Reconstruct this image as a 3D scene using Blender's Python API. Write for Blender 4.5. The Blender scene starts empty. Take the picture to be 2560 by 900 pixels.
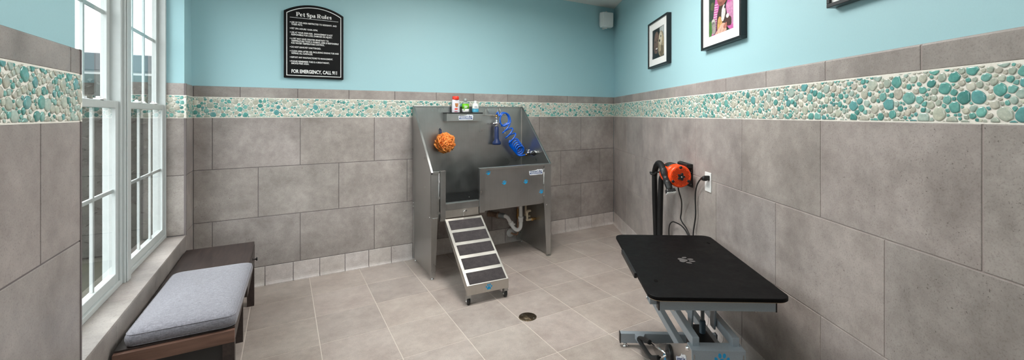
import bpy, math, random
import numpy as np
from mathutils import Matrix, Vector
random.seed(7)
C = bpy.context.scene.collection
PI = math.pi

# ------------------------------------------------------------------ frames
XC, YB = 3.6415, 4.0567                     # inner corner of back wall and right wall
RD = Vector((-.4762, -.8793, 0)).normalized()   # along the right wall, towards the room's front
RN = Vector((-.8793, .4762, 0)).normalized()    # out of the right wall, into the room
XL = -.594                                  # tile face of the window wall
ZC = 2.765                                  # ceiling

def frame(o, x, y, z=(0, 0, 1)):
    x, y, z = Vector(x), Vector(y), Vector(z)
    return Matrix(((x.x, y.x, z.x, o[0]), (x.y, y.y, z.y, o[1]), (x.z, y.z, z.z, o[2]), (0, 0, 0, 1)))
FW = Matrix.Identity(4)
FB = frame((0, YB, 0), (1, 0, 0), (0, 1, 0))
FR = frame((XC, YB, 0), RD, -RN)            # x along the wall, -y into the room
FL = frame((XL, 0, 0), (0, 1, 0), (-1, 0, 0))
TA = Vector((-.544, -.839, 0)).normalized()
FT = frame((1.814, 1.468, 0), TA, Vector((0, 0, 1)).cross(TA))   # grooming table: x towards its near end

# ------------------------------------------------------------------ mesh builder
class MB:
    def __init__(s, F=FW):
        s.F = F; s.v = []; s.f = []; s.c = []; s.s = []
    def add(s, vs, fs, smooth=False, col=(1, 1, 1), F=None):
        M = F or s.F; b = len(s.v)
        s.v += [M @ Vector(p) for p in vs]
        for f in fs:
            s.f.append([i + b for i in f]); s.c.append(col); s.s.append(smooth)
        return s
    def box(s, x0, x1, y0, y1, z0, z1, col=(1, 1, 1), F=None):
        vs = [(x, y, z) for x in (x0, x1) for y in (y0, y1) for z in (z0, z1)]
        return s.add(vs, [(0, 1, 3, 2), (4, 6, 7, 5), (0, 4, 5, 1), (2, 3, 7, 6), (0, 2, 6, 4), (1, 5, 7, 3)], False, col, F)
    def extr(s, pts, vec, col=(1, 1, 1), smooth=False, F=None):
        n = len(pts); vec = Vector(vec)
        vs = [Vector(p) for p in pts] + [Vector(p) + vec for p in pts]
        fs = [list(range(n))[::-1], list(range(n, 2 * n))]
        s.add(vs, fs, False, col, F)
        b = len(s.v) - 2 * n
        for i in range(n):
            j = (i + 1) % n
            s.f.append([b + i, b + j, b + n + j, b + n + i]); s.c.append(col); s.s.append(smooth)
        return s
    def tube(s, path, r, n=10, closed=False, col=(1, 1, 1), smooth=True, F=None):
        P = [Vector(p) for p in path]; m = len(P)
        R = r if isinstance(r, (list, tuple)) else [r] * m
        T = []
        for i in range(m):
            a = P[(i - 1) % m] if (closed or i > 0) else P[i]
            b = P[(i + 1) % m] if (closed or i < m - 1) else P[i]
            T.append((b - a).normalized() if (b - a).length > 1e-9 else Vector((0, 0, 1)))
        up = Vector((0, 0, 1)) if abs(T[0].z) < .9 else Vector((1, 0, 0))
        N = T[0].cross(up).normalized(); vs = []
        for i in range(m):
            N = (N - T[i] * N.dot(T[i])).normalized(); B = T[i].cross(N)
            for k in range(n):
                a = 2 * PI * k / n
                vs.append(P[i] + (N * math.cos(a) + B * math.sin(a)) * R[i])
        fs = []
        for i in range(m if closed else m - 1):
            j = (i + 1) % m
            for k in range(n):
                l = (k + 1) % n
                fs.append((i * n + k, i * n + l, j * n + l, j * n + k))
        s.add(vs, fs, smooth, col, F)
        if not closed:
            b = len(s.v) - len(vs)
            s.f.append([b + k for k in range(n)][::-1]); s.c.append(col); s.s.append(False)
            s.f.append([b + (m - 1) * n + k for k in range(n)]); s.c.append(col); s.s.append(False)
        return s
    def cyl(s, a, b, r, n=20, col=(1, 1, 1), r2=None, F=None):
        return s.tube([a, b], [r, r if r2 is None else r2], n, False, col, True, F)
    def lathe(s, o, ax, prof, n=28, col=(1, 1, 1), F=None):      # prof: (t along axis, radius)
        o = Vector(o); ax = Vector(ax).normalized()
        return s.tube([o + ax * t for t, _ in prof], [max(r, 1e-4) for _, r in prof], n, False, col, True, F)
    def ball(s, o, r, nu=16, nv=10, sc=(1, 1, 1), col=(1, 1, 1), F=None):
        vs = []; fs = []
        for i in range(nv + 1):
            t = PI * i / nv
            for k in range(nu):
                p = 2 * PI * k / nu
                vs.append((o[0] + r * sc[0] * math.sin(t) * math.cos(p), o[1] + r * sc[1] * math.sin(t) * math.sin(p), o[2] + r * sc[2] * math.cos(t)))
        for i in range(nv):
            for k in range(nu):
                l = (k + 1) % nu
                fs.append((i * nu + k, (i + 1) * nu + k, (i + 1) * nu + l, i * nu + l))
        return s.add(vs, fs, True, col, F)
    def loft(s, loops, cap0=True, cap1=True, smooth=True, col=(1, 1, 1), F=None):
        n = len(loops[0]); vs = [p for l in loops for p in l]; fs = []
        for i in range(len(loops) - 1):
            for k in range(n):
                l = (k + 1) % n
                fs.append((i * n + k, i * n + l, (i + 1) * n + l, (i + 1) * n + k))
        if cap0: fs.append(tuple(range(n))[::-1])
        if cap1: fs.append(tuple((len(loops) - 1) * n + k for k in range(n)))
        return s.add(vs, fs, smooth, col, F)
    def build(s, name, mat, parent=None, bev=0, seg=2, loc=None, color=False, auto=None):
        o0 = Vector(parent['_o']) if parent is not None and '_o' in parent else Vector((0, 0, 0))
        if loc is not None: o0 = Vector(loc)
        me = bpy.data.meshes.new(name)
        me.from_pydata([tuple(p - o0) for p in s.v], [], s.f); me.update()
        me.polygons.foreach_set('use_smooth', s.s)
        if color:
            at = me.color_attributes.new('Col', 'FLOAT_COLOR', 'CORNER')
            buf = np.ones((len(me.loops), 4), dtype=np.float32); i = 0
            for f, c in zip(s.f, s.c):
                buf[i:i + len(f), :3] = c; i += len(f)
            at.data.foreach_set('color', buf.ravel())
        me.materials.append(mat)
        o = bpy.data.objects.new(name, me); C.objects.link(o)
        if parent is not None:
            o.parent = parent
            if loc is not None: o.location = o0 - Vector(parent['_o'])
        elif loc is not None: o.location = o0
        o['_o'] = tuple(o0) if (loc is not None or parent is None) else tuple(parent['_o'])
        if bev:
            m = o.modifiers.new('edge', 'BEVEL'); m.width = bev; m.segments = seg; m.limit_method = 'ANGLE'; m.angle_limit = .6
        return o

def thing(name, label, cat, loc, group=None):
    o = bpy.data.objects.new(name, None); C.objects.link(o); o.location = loc; o['_o'] = tuple(loc)
    o.empty_display_size = .05
    o['label'] = label; o['category'] = cat
    if group: o['group'] = group
    return o
def tag(o, label, cat, group=None, kind=None):
    o['label'] = label; o['category'] = cat
    if group: o['group'] = group
    if kind: o['kind'] = kind
    return o
def struct(o, label, cat): return tag(o, label, cat, None, 'structure')
def lab(o, t): o['label'] = t; return o

# ------------------------------------------------------------------ paths, outlines, lettering
def spline(pts, n=12, closed=False):
    P = [Vector(p) for p in pts]; m = len(P); out = []
    for i in range(m if closed else m - 1):
        g = lambda k: P[k % m] if closed else P[min(max(k, 0), m - 1)]
        a, b, c, d = g(i - 1), g(i), g(i + 1), g(i + 2)
        for k in range(n):
            t = k / n
            out.append(.5 * ((2 * b) + (c - a) * t + (2 * a - 5 * b + 4 * c - d) * t * t + (3 * b - a - 3 * c + d) * t ** 3))
    if not closed: out.append(P[-1])
    return out
def resample(P, step):
    out = [P[0]]; acc = 0
    for a, b in zip(P, P[1:]):
        L = (b - a).length; t = step - acc
        while t <= L:
            out.append(a.lerp(b, t / L)); t += step
        acc = L - (t - step)
    return out
def rrect(w, h, r, n=6, cx=0, cy=0):
    out = []
    for sx, sy, a0 in ((1, 1, 0), (-1, 1, 90), (-1, -1, 180), (1, -1, 270)):
        for k in range(n + 1):
            a = math.radians(a0 + 90 * k / n)
            out.append((cx + sx * (w / 2 - r) + r * math.cos(a), cy + sy * (h / 2 - r) + r * math.sin(a)))
    return out
def text_geo(txt, off=0.0, shear=0.0, extrude=0.0):
    cu = bpy.data.curves.new('t', 'FONT'); cu.body = txt; cu.size = 1; cu.offset = off; cu.shear = shear; cu.extrude = extrude
    cu.resolution_u = 3
    o = bpy.data.objects.new('t', cu); C.objects.link(o)
    dg = bpy.context.evaluated_depsgraph_get(); ev = o.evaluated_get(dg); me = ev.to_mesh()
    vs = [tuple(v.co) for v in me.vertices]; fs = [tuple(p.vertices) for p in me.polygons]
    ev.to_mesh_clear(); bpy.data.objects.remove(o); bpy.data.curves.remove(cu)
    return vs, fs
def put_text(mb, txt, x, z, height, width=None, y=0.0, off=.02, shear=0, align='L', thick=.0006, F=None, col=(1, 1, 1)):
    vs, fs = text_geo(txt, off, shear, .5)
    sz = height / .73
    x0 = min(v[0] for v in vs); x1 = max(v[0] for v in vs)
    sx = width / (x1 - x0) if width else sz
    w = (x1 - x0) * sx
    dx = x - (w / 2 if align == 'C' else 0)
    mb.add([((v[0] - x0) * sx + dx, y - (v[2] + .5) * thick, z + v[1] * sz) for v in vs], fs, False, col, F)

def ribbon(mb, pts, w, y, thick=.0008, F=None):
    P = [Vector((p[0], 0, p[1])) for p in pts]; m = len(P)
    W = w if isinstance(w, (list, tuple)) else [w] * m
    L = []; R = []
    for i in range(m):
        t = (P[min(i + 1, m - 1)] - P[max(i - 1, 0)]).normalized(); nrm = Vector((-t.z, 0, t.x))
        L.append(P[i] + nrm * W[i] / 2); R.append(P[i] - nrm * W[i] / 2)
    for i in range(m - 1):
        q = [L[i], L[i + 1], R[i + 1], R[i]]
        mb.extr([(p.x, y, p.z) for p in q], (0, -thick, 0), F=F)

# paw print: outlines (x, z) in units of its width
def paw_outlines():
    out = []
    def ell(cx, cz, rx, rz, rot=0, n=14):
        c, s_ = math.cos(rot), math.sin(rot)
        return [(cx + rx * math.cos(2 * PI * k / n) * c - rz * math.sin(2 * PI * k / n) * s_, cz + rx * math.cos(2 * PI * k / n) * s_ + rz * math.sin(2 * PI * k / n) * c) for k in range(n)]
    pad = [(-.29, -.30), (-.15, -.36), (0, -.31), (.15, -.36), (.29, -.30), (.31, -.17), (.17, .0), (.08, .09), (-.08, .09), (-.17, .0), (-.31, -.17)]
    pad = [(p.x, p.y) for p in spline([(a, b, 0) for a, b in pad], 3, True)]
    out.append(pad)
    out.append(ell(-.40, .06, .10, .15, .5)); out.append(ell(.40, .06, .10, .15, -.5))
    out.append(ell(-.15, .30, .11, .17, .12)); out.append(ell(.15, .30, .11, .17, -.12))
    return out
def put_paw(mb, o, X, Z, size, nrm, thick=.0006, F=None):
    o, X, Z, nrm = Vector(o), Vector(X), Vector(Z), Vector(nrm)
    for pl in paw_outlines():
        mb.extr([o + X * a * size + Z * b * size for a, b in pl], nrm * thick, F=F)

# ------------------------------------------------------------------ materials
def srgb(r, g, b):
    f = lambda c: ((c / 255 + .055) / 1.055) ** 2.4 if c > 10 else c / 255 / 12.92
    return (f(r), f(g), f(b), 1)
class Mat:
    def __init__(s, name, col=(.5, .5, .5, 1), rough=.5, metal=0, spec=.5, coat=0):
        s.m = bpy.data.materials.new(name); s.m.use_nodes = True
        s.n = s.m.node_tree.nodes; s.l = s.m.node_tree.links; s.p = s.n['Principled BSDF']
        s.p.inputs['Base Color'].default_value = col; s.p.inputs['Roughness'].default_value = rough
        s.p.inputs['Metallic'].default_value = metal; s.p.inputs['Specular IOR Level'].default_value = spec
        if coat: s.p.inputs['Coat Weight'].default_value = coat; s.p.inputs['Coat Roughness'].default_value = .05
    def node(s, t, **k):
        n = s.n.new(t)
        for a, b in k.items(): setattr(n, a, b)
        return n
    def coord(s, scale=(1, 1, 1), rot=(0, 0, 0)):
        tc = s.node('ShaderNodeTexCoord'); mp = s.node('ShaderNodeMapping')
        mp.inputs['Scale'].default_value = scale; mp.inputs['Rotation'].default_value = rot
        s.l.new(tc.outputs['Object'], mp.inputs['Vector']); return mp.outputs['Vector']
    def noise(s, vec, scale, detail=3, rough=.55):
        n = s.node('ShaderNodeTexNoise'); n.inputs['Scale'].default_value = scale
        n.inputs['Detail'].default_value = detail; n.inputs['Roughness'].default_value = rough
        s.l.new(vec, n.inputs['Vector']); return n.outputs['Fac']
    def ramp(s, fac, stops):
        r = s.node('ShaderNodeValToRGB'); e = r.color_ramp.elements
        while len(e) < len(stops): e.new(.5)
        for el, (p, c) in zip(e, stops): el.position = p; el.color = c
        s.l.new(fac, r.inputs['Fac']); return r.outputs['Color']
    def mix(s, a, b, fac=1.0, blend='MULTIPLY'):
        n = s.node('ShaderNodeMix', data_type='RGBA', blend_type=blend)
        if isinstance(fac, float): n.inputs[0].default_value = fac
        else: s.l.new(fac, n.inputs[0])
        for i, v in ((6, a), (7, b)):
            if isinstance(v, tuple): n.inputs[i].default_value = v
            else: s.l.new(v, n.inputs[i])
        return n.outputs[2]
    def attr(s):
        n = s.node('ShaderNodeVertexColor'); n.layer_name = 'Col'; return n.outputs['Color']
    def color(s, c): s.l.new(c, s.p.inputs['Base Color']); return s
    def roughness(s, fac, a, b):
        r = s.ramp(fac, [(0.3, (a, a, a, 1)), (0.7, (b, b, b, 1))]); s.l.new(r, s.p.inputs['Roughness']); return s
    def bump(s, h, strength=.2, dist=.002):
        b = s.node('ShaderNodeBump'); b.inputs['Strength'].default_value = strength; b.inputs['Distance'].default_value = dist
        s.l.new(h, b.inputs['Height']); s.l.new(b.outputs['Normal'], s.p.inputs['Normal']); return s

def tile_mat(name, lo, hi, rough=.42):
    M = Mat(name, rough=rough, spec=.4); v = M.coord()
    n1 = M.noise(v, 3.2, 8, .68); c = M.ramp(n1, [(.33, lo), (.66, hi)])
    n2 = M.noise(v, 16, 6, .7); c = M.mix(c, M.ramp(n2, [(.3, (.86, .85, .85, 1)), (.62, (1.05, 1.05, 1.05, 1))]))
    n3 = M.noise(v, 190, 2, .6); c = M.mix(c, M.ramp(n3, [(.3, (.80, .79, .78, 1)), (.48, (1, 1, 1, 1))]))
    n5 = M.noise(v, 150, 3, .5); n6 = M.noise(v, 5, 2)
    pit = M.mix(M.ramp(n5, [(.66, (0, 0, 0, 1)), (.70, (1, 1, 1, 1))]), M.ramp(n6, [(.5, (0, 0, 0, 1)), (.62, (1, 1, 1, 1))]))
    c = M.mix(c, (.45, .43, .42, 1), pit, 'MULTIPLY')
    c = M.mix(c, M.attr()); M.color(c)
    M.roughness(n2, rough - .06, rough + .1); M.bump(n3, .12, .0015)
    return M.m
m_tile = tile_mat('wall_tile', srgb(141, 133, 129), srgb(176, 168, 163))
m_floor = tile_mat('floor_tile', srgb(166, 153, 145), srgb(188, 177, 169), .40)
m_base = tile_mat('baseboard_tile', srgb(190, 181, 176), srgb(212, 205, 201), .4)
def plain_noise(name, col, rough, sc=60, amp=.08, bump=.1, metal=0, spec=.5):
    M = Mat(name, col, rough, metal, spec); v = M.coord(); n = M.noise(v, sc, 4)
    a = 1 - amp; M.color(M.mix(col, M.ramp(n, [(.3, (a, a, a, 1)), (.7, (1 + amp, 1 + amp, 1 + amp, 1))])))
    if bump: M.bump(n, bump, .001)
    return M.m
m_grout_dark = plain_noise('grout_grey', srgb(112, 104, 104), .9, 300, .1)
m_grout_lit = plain_noise('grout_lit', srgb(164, 153, 149), .9, 300, .1)  # lit copy of the grey grout: right wall's lighting put into the colour
m_grout_floor = plain_noise('grout_floor', srgb(204, 193, 183), .9, 300, .1)
m_grout_white = plain_noise('grout_white', srgb(238, 234, 224), .85, 220, .05, .25)
m_paint = plain_noise('blue_wall_paint', srgb(166, 205, 212), .5, 260, .015, .05, 0, .3)
m_ceiling = plain_noise('ceiling_paint', srgb(238, 236, 232), .9, 200, .02, .1)
m_plain_wall = plain_noise('pale_wall_paint', srgb(220, 218, 212), .8, 200, .02, .05)

M = Mat('pebble_glass', rough=.13, spec=.6, coat=.6); v = M.coord()
n = M.noise(v, 45, 4, .6); c = M.mix(M.attr(), M.ramp(n, [(.3, (.74, .78, .78, 1)), (.72, (1.16, 1.14, 1.12, 1))]))
n2 = M.noise(v, 160, 3); M.color(M.mix(c, M.ramp(n2, [(.3, (.86, .88, .88, 1)), (.7, (1.08, 1.08, 1.08, 1))]))); M.bump(n2, .05, .001); m_pebble = M.m

def steel(name, col, r0, r1, stretch=(240, 240, 3)):
    M = Mat(name, rough=.3, metal=1); v = M.coord(stretch); n = M.noise(v, 1, 3)
    v2 = M.coord(); n2 = M.noise(v2, 5, 4)
    c = M.mix(col, M.ramp(n, [(.3, (.96, .96, .96, 1)), (.7, (1.03, 1.03, 1.03, 1))]))
    M.color(M.mix(c, M.ramp(n2, [(.3, (.88, .88, .88, 1)), (.7, (1.06, 1.06, 1.06, 1))])))
    M.roughness(n2, r0, r1); M.bump(n, .012, .0005); return M.m
m_steel = steel('brushed_stainless_steel', srgb(182, 182, 180), .27, .4)
m_steel_bright = steel('bright_stainless_edge', srgb(204, 200, 193), .34, .46)
m_panel = steel('polished_plate', srgb(190, 188, 186), .2, .28)
m_chrome = Mat('chrome', srgb(225, 225, 225), .1, 1).m
m_brass = plain_noise('brass', srgb(190, 150, 96), .35, 40, .15, 0, 1)
m_copper = plain_noise('copper', srgb(196, 160, 136), .45, 40, .2, 0, .6)
m_pvc = plain_noise('white_pvc', srgb(250, 250, 249), .35, 40, .02, 0)
m_cpvc = plain_noise('cream_pipe', srgb(214, 198, 172), .4, 40, .05, 0)
m_galv = plain_noise('grey_connector', srgb(150, 158, 160), .4, 60, .1, 0, .6)
m_rust = plain_noise('rusty_fitting', srgb(140, 118, 102), .6, 60, .3, .2, .3)
m_black = plain_noise('black_plastic', srgb(24, 24, 25), .42, 200, .1, .05)
m_black_gloss = plain_noise('black_gloss', srgb(14, 15, 17), .3, 90, .1, 0)
m_rubber = plain_noise('black_rubber', srgb(20, 20, 21), .5, 320, .3, .15)
M = Mat('black_table_mat', rough=.55, spec=.12); v = M.coord(); n = M.noise(v, 420, 2); n2 = M.noise(v, 9, 6, .7); n3 = M.noise(M.coord((4, 60, 60)), 1, 5, .7)
c = M.mix(M.ramp(n, [(.35, srgb(4, 4, 5)), (.75, srgb(15, 14, 15))]), M.ramp(n2, [(.35, (.75, .75, .75, 1)), (.75, (1.35, 1.3, 1.3, 1))]))
M.color(M.mix(c, srgb(60, 58, 58), M.ramp(n3, [(.66, (0, 0, 0, 1)), (.86, (.5, .5, .5, 1))]), 'MIX')); M.roughness(n2, .42, .6); M.bump(n, .25, .001); m_mat = M.m
M = Mat('grip_tape', rough=.85, spec=.25); v = M.coord(); n = M.noise(v, 500, 2); n2 = M.noise(v, 22, 6, .75)
M.color(M.mix(M.ramp(n, [(.3, srgb(52, 48, 49)), (.7, srgb(80, 75, 76))]), M.ramp(n2, [(.42, (.8, .8, .8, 1)), (.78, (1.35, 1.3, 1.28, 1))]))); M.bump(n, .5, .001); m_grip = M.m
m_plywood = plain_noise('plywood_edge', srgb(196, 172, 136), .7, 120, .12)
m_grey_metal = plain_noise('grey_powder_coat', srgb(150, 160, 168), .42, 260, .06, .08, .15)
m_white = plain_noise('white_plastic', srgb(238, 238, 236), .35, 60, .02, 0)
m_vinyl = plain_noise('white_vinyl_frame', srgb(192, 198, 197), .32, 40, .02, 0)
m_frame = plain_noise('black_frame_lacquer', srgb(18, 20, 24), .32, 60, .08, 0)
m_signblack = plain_noise('sign_black', srgb(5, 5, 6), .5, 60, .05, 0, 0, .2)
m_ink = plain_noise('white_lettering', srgb(240, 240, 238), .5, 60, .01, 0)
m_orange = plain_noise('orange_plastic', srgb(252, 74, 8), .32, 60, .03, 0)
m_paw = plain_noise('blue_sticker', srgb(0, 152, 208), .4, 60, .05, 0)
m_pawgrey = plain_noise('grey_print', srgb(86, 82, 81), .6, 200, .12, 0)
m_decal = plain_noise('white_decal', srgb(236, 240, 246), .35, 60, .02, 0)
m_decalink = plain_noise('navy_ink', srgb(42, 70, 122), .4, 60, .05, 0)
m_navy = plain_noise('navy_rubber', srgb(22, 44, 92), .45, 80, .08, 0)
m_blue = Mat('blue_hose', srgb(0, 92, 205), .22, 0, .6, .4).m
M = Mat('print', rough=.35); M.color(M.mix(M.mix(M.attr(), M.ramp(M.noise(M.coord(), 55, 6, .7), [(.3, (.6, .6, .6, 1)), (.7, (1.25, 1.22, 1.2, 1))])), M.ramp(M.noise(M.coord(), 260, 3, .6), [(.3, (.8, .8, .8, 1)), (.7, (1.15, 1.15, 1.15, 1))]))); m_print = M.m
def wood(name, a, b, rough=.45):
    M = Mat(name, rough=rough); v = M.coord((26, 2.2, 26)); n = M.noise(v, 1.6, 6, .65); v2 = M.coord((120, 6, 120)); n2 = M.noise(v2, 1, 3)
    M.color(M.mix(M.ramp(n, [(.3, a), (.7, b)]), M.ramp(n2, [(.3, (.82, .8, .8, 1)), (.7, (1.08, 1.08, 1.08, 1))]))); M.bump(n2, .1, .001); return M.m
m_wood = wood('dark_wood', srgb(40, 32, 30), srgb(66, 54, 50))
M = Mat('brown_wood', rough=.5); v = M.coord((2.5, 26, 30)); n = M.noise(v, 1.6, 6, .65)
M.color(M.ramp(n, [(.3, srgb(92, 66, 55)), (.7, srgb(130, 98, 84))])); M.bump(n, .1, .001); m_brown = M.m
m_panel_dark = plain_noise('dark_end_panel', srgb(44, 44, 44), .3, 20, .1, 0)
M = Mat('grey_linen', rough=.95, spec=.15); M.p.inputs['Sheen Weight'].default_value = .25
n = M.noise(M.coord((60, 700, 700)), 1, 2); n2 = M.noise(M.coord((700, 60, 60)), 1, 2); n3 = M.noise(M.coord(), 240, 2)
c = M.mix(M.ramp(n, [(.3, srgb(108, 106, 113)), (.7, srgb(154, 153, 161))]), M.ramp(n2, [(.3, (.80, .80, .81, 1)), (.7, (1.1, 1.1, 1.1, 1))])); M.color(M.mix(c, M.ramp(n3, [(.3, (.9, .9, .9, 1)), (.7, (1.06, 1.06, 1.06, 1))])))
M.bump(n2, .35, .001); m_linen = M.m
M = Mat('orange_mesh', srgb(240, 128, 36), .6, 0, .3); M.p.inputs['Subsurface Weight'].default_value = .25; M.p.inputs['Subsurface Radius'].default_value = (.02, .008, .003)
n = M.noise(M.coord(), 60, 3); M.color(M.ramp(n, [(.3, srgb(244, 134, 52)), (.7, srgb(255, 180, 104))])); m_loofah = M.m
M = Mat('drain_metal', rough=.4, metal=.8); n = M.noise(M.coord(), 80, 3); M.color(M.ramp(n, [(.3, srgb(74, 62, 48)), (.7, srgb(124, 108, 86))])); m_drain = M.m
m_drain_hole = plain_noise('drain_hole', srgb(12, 10, 9), .9, 60, .1, 0, 0, .1)
m_clear = Mat('clear_plastic', srgb(206, 216, 214), .15, 0, .5).m; m_clear.node_tree.nodes['Principled BSDF'].inputs['Transmission Weight'].default_value = .6
# window pane: see-through, mirror-like at grazing angles
M = Mat('window_glass'); M.n.remove(M.p)
fr = M.node('ShaderNodeFresnel'); fr.inputs['IOR'].default_value = 1.5
geo = M.node('ShaderNodeNewGeometry')
def mth(op, a, b):
    n = M.node('ShaderNodeMath', operation=op)
    for i, x in enumerate((a, b)):
        if isinstance(x, (int, float)): n.inputs[i].default_value = x
        else: M.l.new(x, n.inputs[i])
    return n.outputs[0]
fac = mth('SUBTRACT', 1.0, mth('POWER', mth('SUBTRACT', 1.0, fr.outputs[0]), 1.7))
fac = mth('MULTIPLY', fac, mth('SUBTRACT', 1.0, geo.outputs['Backfacing']))
tr = M.node('ShaderNodeBsdfTransparent'); tr.inputs['Color'].default_value = (.96, .98, .975, 1)
gl = M.node('ShaderNodeBsdfGlossy'); gl.inputs['Roughness'].default_value = .01
mx = M.node('ShaderNodeMixShader'); M.l.new(fac, mx.inputs[0]); M.l.new(tr.outputs[0], mx.inputs[1]); M.l.new(gl.outputs[0], mx.inputs[2])
M.l.new(mx.outputs[0], M.n['Material Output'].inputs['Surface']); m_glass = M.m
def lawn():
    M = Mat('lawn', rough=.9); n = M.noise(M.coord(), 3, 8, .7); n2 = M.noise(M.coord(), 60, 3)
    M.color(M.mix(M.ramp(n, [(.3, srgb(30, 30, 18)), (.7, srgb(48, 48, 30))]), M.ramp(n2, [(.3, (.7, .7, .7, 1)), (.7, (1.2, 1.2, 1.2, 1))]))); return M.m
m_lawn = lawn()
m_leaf = plain_noise('hedge_leaf', srgb(24, 27, 17), .8, 8, .4, 0)
m_twig = plain_noise('twig', srgb(56, 44, 36), .8, 20, .2, 0)
m_siding = plain_noise('white_siding', srgb(236, 236, 234), .7, 3, .03, 0)
m_fascia = plain_noise('slate_fascia', srgb(22, 27, 36), .5, 3, .1, 0)
m_concrete = plain_noise('concrete', srgb(70, 65, 58), .9, 12, .08, .1)
M = Mat('lamp_diffuser', (.9, .9, .9, 1), .5); M.p.inputs['Emission Color'].default_value = (1, .97, .93, 1); M.p.inputs['Emission Strength'].default_value = 3.0; m_lamp = M.m

# ------------------------------------------------------------------ tiling
ROWS = dict(cap=(1.5363, 1.6244), mos=(1.3763, 1.5363), r1=(.9710, 1.3763), r2=(.5640, .9710), r3=(.1558, .5640))
def tint():
    t = random.uniform(.93, 1.05); return (t * random.uniform(.99, 1.01), t, t * random.uniform(.985, 1.01))
def tile(mb, x0, x1, z0, z1, F, d=.012, g=.0025, e=.0016, top=0):
    # one chamfered tile, face at y=0, body behind it
    x0 += g; x1 -= g; z0 += g; z1 -= g
    if x1 - x0 < .004 or z1 - z0 < .004: return
    et = max(e, top)
    L = [[(x0, d, z0), (x1, d, z0), (x1, d, z1), (x0, d, z1)],
         [(x0, e, z0), (x1, e, z0), (x1, et, z1), (x0, et, z1)],
         [(x0 + e * .3, e * .3, z0 + e * .3), (x1 - e * .3, e * .3, z0 + e * .3), (x1 - e * .3, et * .3, z1 - et * .3), (x0 + e * .3, et * .3, z1 - et * .3)],
         [(x0 + e, 0, z0 + e), (x1 - e, 0, z0 + e), (x1 - e, 0, z1 - et), (x0 + e, 0, z1 - et)]]
    mb.loft(L, True, True, False, tint(), F)
def row(mb, a, b, j0, p, z0, z1, F, **k):
    n0 = math.floor((a - j0) / p); x = j0 + n0 * p
    while x < b - 1e-6:
        tile(mb, max(a, x), min(b, x + p), z0, z1, F, **k); x += p
def base_row(mb, a, b, j0, p, F):
    n0 = math.floor((a - j0) / p); x = j0 + n0 * p
    while x < b - 1e-6:
        xa, xb = max(a, x) + .0025, min(b, x + p) - .0025
        if xb - xa > .005:
            prof = [(.012, 0), (-.014, 0), (-.013, .006), (-.006, .014), (-.0015, .026), (0, .042), (0, .1515), (.0016, .1533), (.012, .1533)]
            mb.extr([(xa, y, z) for y, z in prof], (xb - xa, 0, 0), tint(), F=F)
        x += p

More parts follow.
